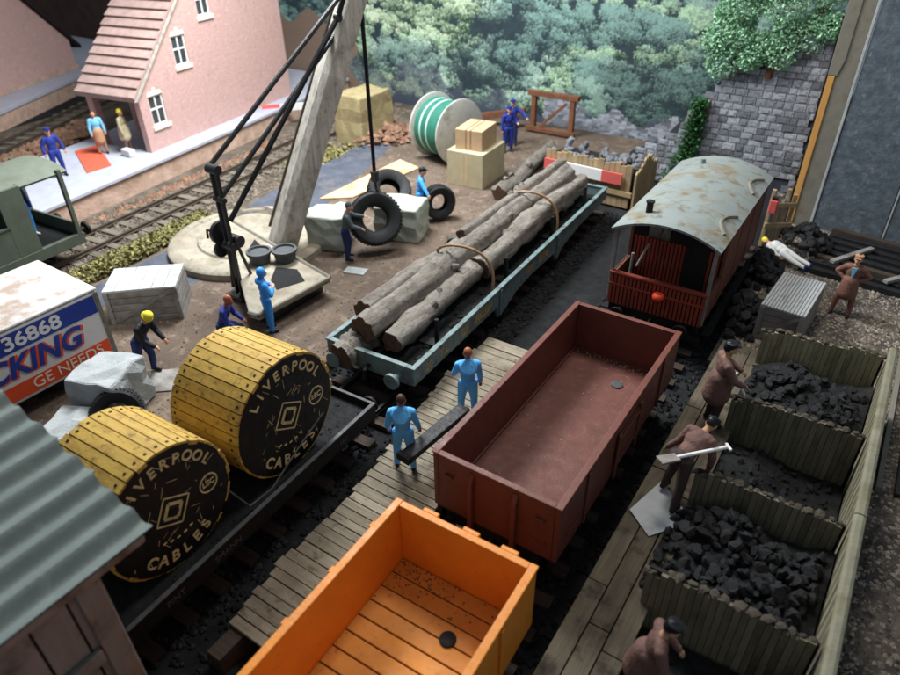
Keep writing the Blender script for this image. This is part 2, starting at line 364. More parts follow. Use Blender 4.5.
# yard slab
scatter('grit', 'pstones', 6500, lambda r: (r.uniform(-19, -10.6), r.uniform(3, 27), .3), .015, .05, 'loose brown grit over the goods yard', 'grit', 21)
yd = MB().prism([(-19.2, -6), (-10.35, -6), (-10.45, 10), (-10.9, 18), (-11.1, 25.25), (-6.9, 25.3), (-6.9, 31), (-21.5, 31), (-20.4, 20), (-19.4, 12)], .004, .3, 'z').build('yard', 'dirt', bevel=.05)
tag(yd, 'brown earth goods yard beside the sidings', None, None, 'structure')
rd = MB().prism([(-19.1, 7), (-16.8, 9.5), (-16.4, 13.5), (-17.4, 17.5), (-19.5, 24.5), (-20.9, 24.5), (-20.2, 18), (-19.3, 12)], .3, .306, 'z').build('painted_shade', 'slate')  # flat strip, the yard's shadow below the plywood put into its colour
tag(rd, 'blue grey strip of painted shade across the yard', None, None, 'structure')

def track(path, y0, y1, label, railmat, slmat, z=.06, gauge=1.25):
    t = struct('railway_track', label)
    slm = MB().box(-1.15, 1.15, -.13, .13, -.05, .05).mesh('sleeper', slmat)
    y = y0
    while y < y1:
        a = math.atan2(path(y+.5)-path(y-.5), 1)
        put('sleeper', slm, t, (path(y), y, z+.03), (0, 0, -a)); y += .72
    for sd in (-1, 1):
        mb = MB(); n = int((y1-y0)/1.0)+1
        ys = [y0+(y1-y0)*i/n for i in range(n+1)]
        prof = [(-.06, z+.08), (.06, z+.08), (.06, z+.11), (.02, z+.12), (.02, z+.17), (.04, z+.18), (.04, z+.22), (-.04, z+.22), (-.04, z+.18), (-.02, z+.17), (-.02, z+.12), (-.06, z+.11)]
        k = len(prof); v = []; f = []
        for yy in ys: v += [(path(yy)+sd*gauge/2+a, yy, b) for a, b in prof]
        for i in range(len(ys)-1):
            f += [(i*k+j, i*k+(j+1) % k, (i+1)*k+(j+1) % k, (i+1)*k+j) for j in range(k)]
        f += [tuple(range(k)), tuple((len(ys)-1)*k+j for j in range(k))]
        mb.add(v, f); mb.build('rail', railmat, t)
    return t
track(T1, -7, 22.6, 'dark siding track under the maroon and orange wagons', 'darkrail', 'sleeper')
track(T2, -7, 23.0, 'dark siding track under the log wagon', 'darkrail', 'sleeper')
track(T3, -7, 30.5, 'weathered station track along the pale platform', 'rail', 'sleeper2')
track(T4, -7, 30.5, 'far station track between the two platforms', 'rail', 'sleeper2')

scatter('ballast', 'bstones', 9000, lambda r: (lambda y, k: ((T1 if k else T2)(y)+r.uniform(-1.9, 1.9), y, .03))(r.uniform(-2, 23), r.random() < .5), .04, .1, 'loose black ballast stones along the sidings', 'ballast', 3)
scatter('ballast', 'pstones', 7000, lambda r: (lambda y: (T3(y)+r.uniform(-2.0, 2.2), y, .08))(r.uniform(4, 30)), .05, .11, 'loose brown ballast stones along the station track', 'ballast', 4)
scatter('rubble', 'debris', 420, lambda r: (lambda y: (T3(y)-1.35-abs(r.gauss(0, .2)), y+math.sin(y)*.6, .08))(r.uniform(10, 22)), .06, .2, 'orange brown rubble at the foot of the platform wall', 'rubble', 5)

# grassy bank between the station track and the yard
def bank(r):
    y = r.uniform(8, 14.5); x = T3(y)+1.55+r.random()*1.0
    return (x, y, .1+r.random()*.22)
gr = leaves('grass', 'moss', None, 6500, bank, .16, 8); tag(gr, 'dry yellow grass strip beside the station track', 'grass', None, 'stuff')
bk = MB(); 
for i in range(46):
    y = 7.6+i*.15; bk.rock((T3(y)+1.95+random.uniform(-.35, .35), y, .02), random.uniform(.28, .42), i, .5)
tag(bk.build('bank', 'ballast2', smooth=True), 'low earth bank beside the station track', None, None, 'structure')

# the near station platform, its edge follows the track
A = math.radians(8.5)
PLY = [-9, -2, 4, 9, 11.45, 16.5, 21.8, 26, 31.0]
PLX = [-23.4, -23.6, -23.9, -24.3, -24.66, -25.45, -26.3, -27.0, -27.9]
edge = [(x, y) for x, y in zip(PLX, PLY)]
back = [(x-5.1-max(0, (y-18)*.25), y) for x, y in edge]
tag(MB().prism(edge+back[::-1], .004, .86, 'z').build('platform_wall', 'pinkstone'), 'pink stone faced body of the station platform', None, None, 'structure')
edge2 = [(x+.1, y) for x, y in edge]
tag(MB().prism(edge2+[(x-.05, y) for x, y in back[::-1]], .862, 1.0, 'z').build('platform', 'plat', bevel=.02), 'pale lavender paved station platform', None, None, 'structure')
# far platform
fe = [(-34.5, 0), (-36.0, 10), (-38.7, 16), (-43.3, 24.4), (-46.5, 30.5)]
fb = [(-56, 30.5), (-56, 0)]
tag(MB().prism(fe+fb, .004, .8, 'z').build('platform_wall', 'pinkstone'), 'pink stone faced body of the far platform', None, None, 'structure')
tag(MB().prism([(x+.1, y) for x, y in fe]+fb, .802, 1.0, 'z').build('platform', 'plat', bevel=.02), 'far paved platform beyond the second track', None, None, 'structure')

# gravel ground on the right, raised slab of the coal yard
tag(MB().prism([(1.62, -8), (6.4, -8), (6.4, 25.1), (-2.3, 25.1), (-2.3, 15.2), (1.62, 15.2)], .004, .2, 'z').build('gravel_bed', 'gravel'), 'speckled gravel ground beside the coal bins', None, None, 'structure')
def gv(r):
    if r.random() < .6:
        return (r.uniform(1.6, 4.2), 3+18*r.random()**1.5, .2)
    return (r.uniform(-2.2, 2.2), r.uniform(15.4, 25), .2)
scatter('gravel', 'stones', 15000, gv, .025, .065, 'speckled brown and grey gravel beside the coal bins', 'gravel', 6)
# rails laid on the gravel
rt_ = struct('railway_track', 'pair of rails laid in the gravel at the right edge')
for dx in (0, .34):
    MB().box(1.78+dx, 1.88+dx, 12.5, 24.5, .2, .34).build('rail', 'darkrail' if dx else 'boardedge', rt_, .01, rot=(0, 0, 0))

# ---- backdrop: a flat printed board of trees
def make_backdrop():
    NX, NZ = 1150, 340; X0, X1, Z0, Z1 = -36.0, -2.0, 0.0, 10.0
    rs = np.random.RandomState(11)
    C = lambda *a: np.array(s(*a))
    img = np.zeros((NZ, NX, 3)); zz, xx = np.mgrid[0:NZ, 0:NX]
    X = X0+(X1-X0)*xx/(NX-1); Z = Z0+(Z1-Z0)*zz/(NZ-1)
    img[:] = C(34, 50, 56)
    px = (X1-X0)/(NX-1)
    def dot(cx, cz, r, col):
        i0, i1 = int((cx-r-X0)/px), int((cx+r-X0)/px)+2; j0, j1 = int((cz-r-Z0)/px*1), 0
        pz = (Z1-Z0)/(NZ-1); j0, j1 = int((cz-r-Z0)/pz), int((cz+r-Z0)/pz)+2
        i0 = max(i0, 0); j0 = max(j0, 0); i1 = min(i1, NX); j1 = min(j1, NZ)
        if i0 >= i1 or j0 >= j1: return
        d = ((X[j0:j1, i0:i1]-cx)**2+(Z[j0:j1, i0:i1]-cz)**2) < r*r
        img[j0:j1, i0:i1][d] = col
    # tree masses of the print: (x, z, radius, light colour, dark colour)
    palL = [C(196, 220, 182), C(168, 200, 166), C(142, 172, 158), C(178, 204, 186), C(122, 156, 146)]
    palD = [C(40, 64, 50), C(32, 54, 48), C(38, 56, 58), C(46, 70, 64), C(30, 46, 50)]
    # smooth brightness field of the printed wood
    def field(sx, sz, seed):
        r = np.random.RandomState(seed); g_ = r.uniform(0, 1, (sz+3, sx+3))
        fx = (xx/(NX-1))*sx; fz = (zz/(NZ-1))*sz; ix = fx.astype(int); iz = fz.astype(int)
        tx = fx-ix; tz = fz-iz; tx = tx*tx*(3-2*tx); tz = tz*tz*(3-2*tz)
        return (g_[iz, ix]*(1-tx)+g_[iz, ix+1]*tx)*(1-tz)+(g_[iz+1, ix]*(1-tx)+g_[iz+1, ix+1]*tx)*tz
    bright = .6*field(13, 5, 3)+.4*field(30, 11, 4); hue_f = field(9, 4, 5)
    pz = (Z1-Z0)/(NZ-1)
    img *= (.75+.5*field(200, 70, 8))[..., None]
    N_ = 3300
    cxs = rs.uniform(-36, -2, N_); czs = np.sort(rs.uniform(.5, 10, N_))[::-1]
    for cx, cz in zip(cxs, czs):
        i, j = int((cx-X0)/px), int((cz-Z0)/pz)
        i = min(max(i, 0), NX-1); j = min(max(j, 0), NZ-1)
        br = bright[j, i]; hf = hue_f[j, i]
        if br < .3: continue
        hue = 0 if hf > .62 else 1 if hf > .5 else 3 if hf > .42 else 2 if hf > .3 else 4
        dim = 1.0
        if cx > -14: dim = .85; hue = (2, 4, 1, 2, 4)[hue]
        if cx > -12.5 and cz < 3.4: dim = .6
        cr = rs.uniform(.12, .42); base = (br-.3)*1.5+rs.uniform(-.15, .15)
        nd = int(95*(cr/.3)**1.6)+8
        A_ = rs.uniform(0, 2*PI, nd); Q_ = np.sqrt(rs.uniform(0, 1, nd))*cr*rs.uniform(.8, 1.15, nd)
        DX = np.cos(A_)*Q_*1.15; DZ = np.sin(A_)*Q_*.8
        TT = np.clip(base*1.25-.08+.55*(DZ/cr)+rs.uniform(-.38, .38, nd), 0, 1)
        for dx, dz, t_ in zip(DX, DZ, TT):
            dot(cx+dx, cz+dz, rs.uniform(.02, .05), (palD[hue]*(1-t_)+palL[hue]*t_)*dim)
    # slate blue shaded bank along the foot of the print
    m = (Z < .9+.5*np.sin(X*1.3)+.3*np.sin(X*3.1)+np.where(X < -20, 1.0, 0)) & (rs.uniform(size=X.shape) < .93)
    img[m] = img[m]*.25+C(66, 72, 86)*.75
    # tan earth bank left of the crane
    w = (X < -27.5+.4*np.sin(Z*3)) & (Z < 4.1+.4*np.sin(X*2))
    img[w] = C(116, 98, 84)*(1+.15*rs.uniform(-1, 1, size=(w.sum(), 1)))
    # grey stones of a low wall in the print
    for k in range(2600):
        xc = rs.uniform(-15, -7.5); zc = rs.uniform(0, 2.1)
        if zc > 1.5-.75*abs(math.sin(xc*1.1))+(.5 if xc < -13 else 0): continue
        ww, hh_ = rs.uniform(.1, .2), rs.uniform(.05, .09)
        i0, i1 = int((xc-ww-X0)/px), int((xc+ww-X0)/px); j0, j1 = max(0, int((zc-hh_)/pz)), max(1, int((zc+hh_)/pz))
        img[j0:j1, i0:i1] = C(128, 132, 140)*rs.uniform(.35, 1.35)
    img *= 1.35; img = np.clip(img, 0, .85)
    v = np.stack([X.ravel(), np.zeros(X.size), Z.ravel()], 1)
    idx = np.arange(NX*NZ).reshape(NZ, NX)
    f = np.stack([idx[:-1, :-1].ravel(), idx[:-1, 1:].ravel(), idx[1:, 1:].ravel(), idx[1:, :-1].ravel()], 1)
    me = bpy.data.meshes.new('print'); me.from_pydata(v.tolist(), [], f.tolist())
    ca = me.color_attributes.new('print', 'FLOAT_COLOR', 'POINT')
    ca.data.foreach_set('color', np.concatenate([img.reshape(-1, 3), np.ones((NX*NZ, 1))], 1).ravel())
    m = bpy.data.materials.new('printed paper'); m.use_nodes = True; nt = m.node_tree; b = nt.nodes['Principled BSDF']
    at = nt.nodes.new('ShaderNodeVertexColor'); at.layer_name = 'print'
    nt.links.new(at.outputs[0], b.inputs['Base Color']); b.inputs['Roughness'].default_value = .55
    me.materials.append(m)
    root = struct('backdrop', 'printed board of dense grey green trees closing the layout', (0, 31.2, 0))
    put('printed_sheet', me, root)
    MB().box(-36.1, -1.9, .006, .2, 0, 10.1).build('board', 'boardedge', root)
make_backdrop()

# ---- stone wing wall with individual stones in front of the backdrop
def stone_wall():
    t = thing('stone_wall', 'grey stone wing wall with sloping left shoulder behind the brake van', 'wall', (0, 25.75, 0))
    poly = [(-8.6, .0), (-8.6, 1.5), (-7.4, 2.2), (-5.6, 4.7), (-5.4, 5.6), (-2.42, 6.9), (-2.42, 0)]
    MB().prism(poly, 0, .3, 'y').build('wall_core', 'mortar', t)
    bm = bmesh.new(); bmesh.ops.create_cube(bm, size=1)
    bmesh.ops.bevel(bm, geom=[e for e in bm.edges if all(v.co.y < 0 for v in e.verts)], offset=.2, segments=2, affect='EDGES')
    me = bpy.data.meshes.new('stone'); bm.to_mesh(me); bm.free(); me.materials.append(MT['wallstone'])
    def top(x): return float(np.interp(x, [-8.6, -7.4, -5.6, -5.4, -2.42], [1.5, 2.2, 4.7, 5.6, 6.9]))
    rs = random.Random(5); z = .55; n = 0
    while z < 6.2:
        h = rs.uniform(.2, .28); x = -8.55+rs.uniform(0, .35)
        while x < -2.6:
            w = rs.uniform(.24, .5)
            if x+w > -2.46: w = -2.46-x
            if top(x+w*.3) > z+h*.7 and w > .1 and not (z < 1.3 and -6.6 < x < -3):
                if z < 6.1 and not (z > 4.9 and x < -4.6):
                    put('stone', me, t, (x+w/2, -.03, z+h/2), (rs.uniform(-.06, .06), 0, rs.uniform(-.05, .05)), 0, (w*.94, rs.uniform(.05, .11), h*.92)); n += 1
            x += w
        z += h
    # ivy strand is a plant of its own
    iv = thing('ivy_plant', 'dark green ivy hanging down the stone wall shoulder', 'plant', (-6.35, 25.5, 0))
    def ivf(r):
        z = r.uniform(.4, 3.9); w = .13+.3*(1-z/3.9)**2
        return (r.gauss(0, w)+.28*(z-2.0)*.35, r.uniform(-.2, .15), z)
    leaves('leaves', 'ivy', iv, 2600, ivf, .12, 3)
    MB().tube([(-.3, 0, .2), (0, .02, 1.6), (.2, .05, 2.8), (.5, .1, 3.9)], .04, 6).build('stem', 'rustwood', iv)
    bu = thing('bush', 'pale green leafy bush over the top of the stone wall', 'bush', (-4.2, 25.7, 5.0))
    lob = [(random.uniform(-1.9, 1.75), random.uniform(-.25, .3), random.uniform(.1, 3.0), random.uniform(.35, .7)) for _ in range(34)]
    lob = [(a, b, c+(a+1.9)*.22, d) for a, b, c, d in lob]
    def bf(r):
        a, b, c, d = lob[r.randrange(len(lob))]
        v = Vector((r.gauss(0, 1), r.gauss(0, 1), r.gauss(0, 1))).normalized()*d*r.uniform(.7, 1.05)
        return (min(a+v.x, 1.72), b+v.y*.6, c+v.z)
    leaves('leaves', 'bush', bu, 26000, bf, .11, 4)
    MB().tube([(0, 0, -.2), (.1, 0, .8), (-.2, .05, 1.8)], [.12, .1, .05], 8).build('trunk', 'rustwood', bu)
    MB().tube([(.1, 0, .6), (.9, .05, 1.6), (1.3, .05, 2.2)], [.08, .06, .03], 6).build('branch', 'rustwood', bu)
    MB().tube([(.05, 0, .5), (-.9, .05, 1.2), (-1.4, .05, 1.7)], [.08, .06, .03], 6).build('branch', 'rustwood', bu)
stone_wall()

# end panel of the layout on the right
ep = struct('end_panel', 'mottled dark grey end board beside the pine strip', (0, 25.3, 0))
box('strip', 'stripwood', ep, -2.36, -2.16, -.1, .1, .2, 5.2)
MB().prism([(-2.38, 5.21), (-2.1, 5.21), (-2.0, 5.7), (-1.98, 9.5), (-2.38, 9.5)], -.1, .1, 'y').build('strip', 'boardedge', ep, .02)
box('edge_board', 'boardedge', ep, -2.155, -1.62, -.06, .12, .0, 9.5)
box('edge_board', 'block', ep, -1.615, -1.53, -.09, .12, .0, 9.5)
box('panel', 'greypanel', ep, -1.50, .62, -.05, .12, .0, 9.5)
box('edge_board', 'block', ep, .65, .7, -.075, .12, .0, 9.5)
box('panel', 'greypanel', ep, .72, 6.4, -.05, .12, .0, 9.5)

# ------------------------------------------------------------------ station house (gable towards the track)
def station_house():
    rz = math.radians(9.6)
    t = thing('station_house', 'pink rendered station house with stepped tile roof and three small windows', 'house', (-26.38, 16.44, 1.0), rz)
    # local: y along the gable wall, x=0 is its face, -x is behind; z from the platform
    pk = (9.4*.55, 0)
    gable = [(0, 0), (0, 2.42), (.02, 2.45), (5.6, 8.0), (10.25, 4.9), (10.25, 0)]
    wx = [(.5, 1.32, .98, 2.2), (2.5, 3.32, 3.0, 4.2), (4.4, 5.22, 4.7, 5.9)]
    # wall built round its window openings: bands
    mb = MB()
    mb.prism(gable, -.28, 0, 'x')
    w = mb.build('wall', 'pink', t)
    for (y0, y1, z0, z1) in wx:
        cut = MB().box(-.16, .2, y0, y1, z0, z1).build('cut', 'pink', t); cut.hide_render = True
        bo = w.modifiers.new('b', 'BOOLEAN'); bo.object = cut; bo.operation = 'DIFFERENCE'; bo.solver = 'EXACT'
    bpy.context.view_layer.update()
    dg = bpy.context.evaluated_depsgraph_get()
    me = bpy.data.meshes.new_from_object(w.evaluated_get(dg)); w.modifiers.clear(); w.data = me
    for o in [o for o in bpy.data.objects if o.name.startswith('cut')]: bpy.data.objects.remove(o)
    # other walls
    box('wall', 'pink', t, -2.9, -.3, 2.2, 2.5, 0, 4.6)
    box('wall', 'pink', t, -2.9, -.3, 9.95, 10.24, 0, 4.8)
    MB().prism([(2.2, 0), (2.2, 4.5), (5.6, 7.9), (10.2, 4.8), (10.2, 0)], -3.1, -2.91, 'x').build('wall', 'pink', t)
    box('porch_post', 'pink', t, -3.1, -2.75, .05, .4, 0, 2.4)
    box('porch_beam', 'dark', t, -3.1, -.3, .1, .35, 2.18, 2.4)
    d = box('door', 'glass', t, -1.6, -.7, 2.12, 2.19, .02, 2.1); box('handle', 'white', d, -.85, -.8, 2.08, 2.12, 1, 1.08)
    dw = box('window', 'cream', t, -2.6, -1.85, 2.1, 2.19, .8, 2.0); box('pane', 'glass', dw, -2.53, -1.92, 2.08, 2.1, .87, 1.93)
    for (y0, y1, z0, z1) in wx:
        f = MB()
        f.box(-.1, -.05, y0, y0+.07, z0, z1).box(-.1, -.05, y1-.07, y1, z0, z1).box(-.1, -.05, y0+.07, y1-.07, z1-.07, z1).box(-.1, -.05, y0+.07, y1-.07, z0, z0+.07)
        ym, zm = (y0+y1)/2, z0+(z1-z0)*.55
        f.box(-.098, -.052, ym-.035, ym+.035, z0+.07, z1-.07).box(-.098, -.053, y0+.07, ym-.035, zm-.035, zm+.035).box(-.098, -.053, ym+.035, y1-.07, zm-.035, zm+.035)
        wd = f.build('window', 'white', t)
        for a, b in ((y0+.07, ym-.035), (ym+.035, y1-.07)):
            for c_, e in ((z0+.07, zm-.035), (zm+.035, z1-.07)):
                MB().box(-.13, -.085, a, b, c_, e).build('pane', 'glass', wd)
        box('sill', 'cream', wd, -.12, .08, y0-.1, y1+.1, z0-.17, z0-.003)
        MB().prism([(y0-.02, z1+.003), (y1+.02, z1+.003), (y1-.06, z1+.16), (ym+.09, z1+.16), (ym+.08, z1+.3), (ym-.08, z1+.3), (ym-.09, z1+.16), (y0+.06, z1+.16)], -.05, .02, 'x').build('lintel', 'cream', wd)
    # near roof slope: overlapping courses running along x
    rf = MB().prism([(-.25, 2.28), (5.6, 8.02), (5.6, 7.9), (-.25, 2.16)], -3.15, .06, 'x').build('roof', 'roofpink', t)
    n = 18; sl = math.atan2(5.74, 5.85); L = math.hypot(5.74, 5.85)/n
    cm = MB().prism([(0, .012), (0, .15), (L*1.05, .05), (L*1.05, .012)], -3.2, .1, 'x').mesh('tile_course', 'roofpink')
    for i in range(n):
        put('tile_course', cm, rf, (random.uniform(-.015, .015), -.25+5.85*i/n, 2.28+5.74*i/n), (sl, 0, 0))
    MB().prism([(5.6, 8.02), (10.6, 4.75), (10.6, 4.63), (5.6, 7.9)], -3.15, .12, 'x').build('roof', 'roofpink', t)
    MB().prism([(-.3, 2.2), (5.6, 7.98), (5.6, 7.86), (-.18, 2.18)], .102, .16, 'x').build('verge_board', 'jib', t)
    box('chimney', 'pink', rf, -2.0, -1.2, 5.2, 6.0, 6.9, 9)
station_house()

def far_station():
    t = thing('station_building', 'greyish pink far platform building with long sloping roof at the picture corner', 'building', (-41.0, 16.2, 1.0), math.radians(24))
    MB().prism([(-6, 0), (-6, 12), (0, 9.5), (8.8, 1.7), (8.8, 0)], -.3, 0, 'x').build('wall', 'pink', t)
    MB().prism([(0, 9.62), (9.4, 1.3), (9.4, 1.1), (0, 9.4)], -8, .3, 'x').build('roof', 'dark', t)
    MB().box(-8, -.31, 8.4, 8.7, 0, 1.5).build('wall', 'pink', t)
    box('plinth', 'pinkstone', t, .003, .1, -6, 8.9, 0, .22)
far_station()
tag(box('retaining_wall', 'darkbrown', None, -70, -36.2, 31.0, 31.4, 0, 16), 'dark brown board behind the station buildings', None, None, 'structure')

# rubble between the platforms
scatter('rubble', 'debris', 1500, lambda r: (lambda y: (T4(y)+1.3+r.random()*2.0, y, r.uniform(.05, .3)))(r.uniform(11, 19)), .08, .24, 'tan rubble heap between the two platforms', 'rubble', 9)

# orange red sheet lying on the platform
o = MB().prism([(-29.4, 14.76), (-26.5, 13.5), (-26.45, 14.55), (-29.3, 15.8)], 1.003, 1.05, 'z').build('red_sheet', 'red', None, .01)
tag(o, 'orange red flat sheet lying on the pale platform', 'sheet')

# ------------------------------------------------------------------ green van on the station track
def green_van():
    t = thing('railway_van', 'olive green van with open veranda on the station track', 'railway van', (-22.6, 10.0, 0), math.radians(4))
    # local: y from 0 (veranda end) backwards to -7; x +-1.25
    box('floor', 'under', t, -1.2, 1.2, -7.4, 0, .85, 1.0)
    box('sole_bar', 'olive', t, 1.1, 1.26, -7.4, .05, .72, 1.08)
    box('sole_bar', 'olive', t, -1.26, -1.1, -7.4, .05, .72, 1.08)
    # curved roof
    mb = MB(); n = 10; pts = [(1.3*math.sin(a), 3.0+.36*math.cos(a)) for a in [(-1+2*i/n)*1.25 for i in range(n+1)]]
    mb.prism(pts+[(x*.97, z-.07) for x, z in pts[::-1]], -7.5, .2, 'y'); mb.build('roof', 'oliveroof', t, smooth='auto')
    ysplit = -1.35
    w = MB()
    for sx in (1.14,):
        w.box(sx, sx+.1, -2.1, ysplit-.02, 1.08, 3.16).box(sx, sx+.1, -7.4, -3.05, 1.08, 3.16).box(sx, sx+.1, -3.05, -2.1, 1.08, 2.1).box(sx, sx+.1, -3.05, -2.1, 2.85, 3.16)
    wd = w.build('side_wall', 'olive', t, .01)
    win = wd
    f = MB().box(1.2, 1.27, -3.1, -3.02, 2.05, 2.9).box(1.2, 1.27, -2.13, -2.05, 2.05, 2.9).box(1.2, 1.27, -3.02, -2.13, 2.05, 2.11).box(1.2, 1.27, -3.02, -2.13, 2.84, 2.9).build('window_frame', 'olive', win)
    MB().box(-1.24, -1.14, -1.9, -1.4, 1.08, 3.16).box(-1.24, -1.14, -7.4, -3.8, 1.08, 3.16).box(-1.24, -1.14, -3.8, -1.9, 1.08, 1.3).build('far_wall', 'olive', t)
    box('end_wall', 'olive', t, -1.12, 1.12, -1.45, -1.37, 1.02, 3.2)
    box('veranda_panel', 'greypanel', t, -1.24, -1.16, -1.3, -.1, 1.02, 2.05)
    box('veranda_end', 'olive', t, -1.2, 1.1, -.1, -.02, 1.02, 1.45)
    for x in (-1.2, 1.2): box('post', 'olive', t, x-.06, x+.06, -.14, .0, 1.0, 3.22)
    for y in (-1.6, -5.8):
        for x in (-.62, .62):
            wh = MB().lathe([(.48, -.06), (.52, -.04), (.46, .06)], 20, Matrix.Translation((x, y, .75)) @ Matrix.Rotation(PI/2, 4, 'Y')).build('wheel', 'under', t, smooth='auto')
    for x in (-.75, .75):
        MB().cyl((x, .02, .95), (x, .42, .95), .09).cyl((x, .42, .95), (x, .5, .95), .22).build('buffer', 'under', t, smooth='auto')
green_van()
hut = thing('platform_hut', 'small bright green roofed hut just behind the olive van', 'hut', (-25.4, 7.2, 1.0), .1)
MB().prism([(-1.1, 1.2), (0, 1.75), (1.1, 1.2), (1.1, 1.12), (0, 1.65), (-1.1, 1.12)], -1.2, 2.1, 'y').build('roof', 'brightgreen', hut)
box('wall', 'olive', hut, -.9, .9, -1, 1.9, .0, 1.15)

# ------------------------------------------------------------------ lorry
def lorry():
    t = thing('box_lorry', 'white box lorry with blue number band and red slogan band', 'lorry', (-14.66, 6.78, .3), math.radians(-1))
    # local: far right corner at origin; body x -2.85..0, y -6.5..0
    box('chassis', 'under', t, -2.4, -.4, -6.6, -.1, .28, .5)
    b = box('body', 'truckwhite', t, -2.55, 0, -6.5, 0, .5, 2.28, .05)
    box('roof', 'trucktop', t, -2.57, .02, -6.52, .02, 2.285, 2.36, .06)
    box('corner_post', 'boardedge', t, .003, .03, -.1, -.0, .52, 2.26)
    box('livery_band', 'truckblue', b, .003, .012, -6.4, -.12, 1.75, 2.2, 0)
    box('livery_band', 'truckred', b, .003, .012, -6.4, -.12, .6, .98, 0)
    R = Matrix.Rotation(PI/2, 4, 'Z') @ Matrix.Rotation(PI/2, 4, 'X')
    text('36868', .46, 'white', b, Matrix.Translation((.016, -.98, 1.97)) @ R, bold=.012, align='RIGHT', sx=1.15)
    text('CKING', .72, 'truckred', b, Matrix.Translation((.014, -.66, 1.36)) @ R, bold=.03, shear=.25, align='RIGHT', sx=.98)
    text('CKING', .72, 'truckblue', b, Matrix.Translation((.024, -.71, 1.385)) @ R, bold=.02, shear=.25, align='RIGHT', sx=.98)
    text('GE NEEDS', .38, 'cream', b, Matrix.Translation((.016, -.3, .79)) @ R, align='RIGHT', sx=1.02)
    box('tail_lamp', 'redwarn', t, -.35, -.15, .0, .04, .52, .62)
    for y in (-1.2, -5.4):
        for x in (-2.3, -.55):
            MB().lathe([(.2, -.14), (.42, -.14), (.46, -.1), (.46, .1), (.42, .14), (.2, .14)], 20, Matrix.Translation((x, y, .46)) @ Matrix.Rotation(PI/2, 4, 'Y')).build('wheel', 'tyre', t, smooth='auto')
lorry()

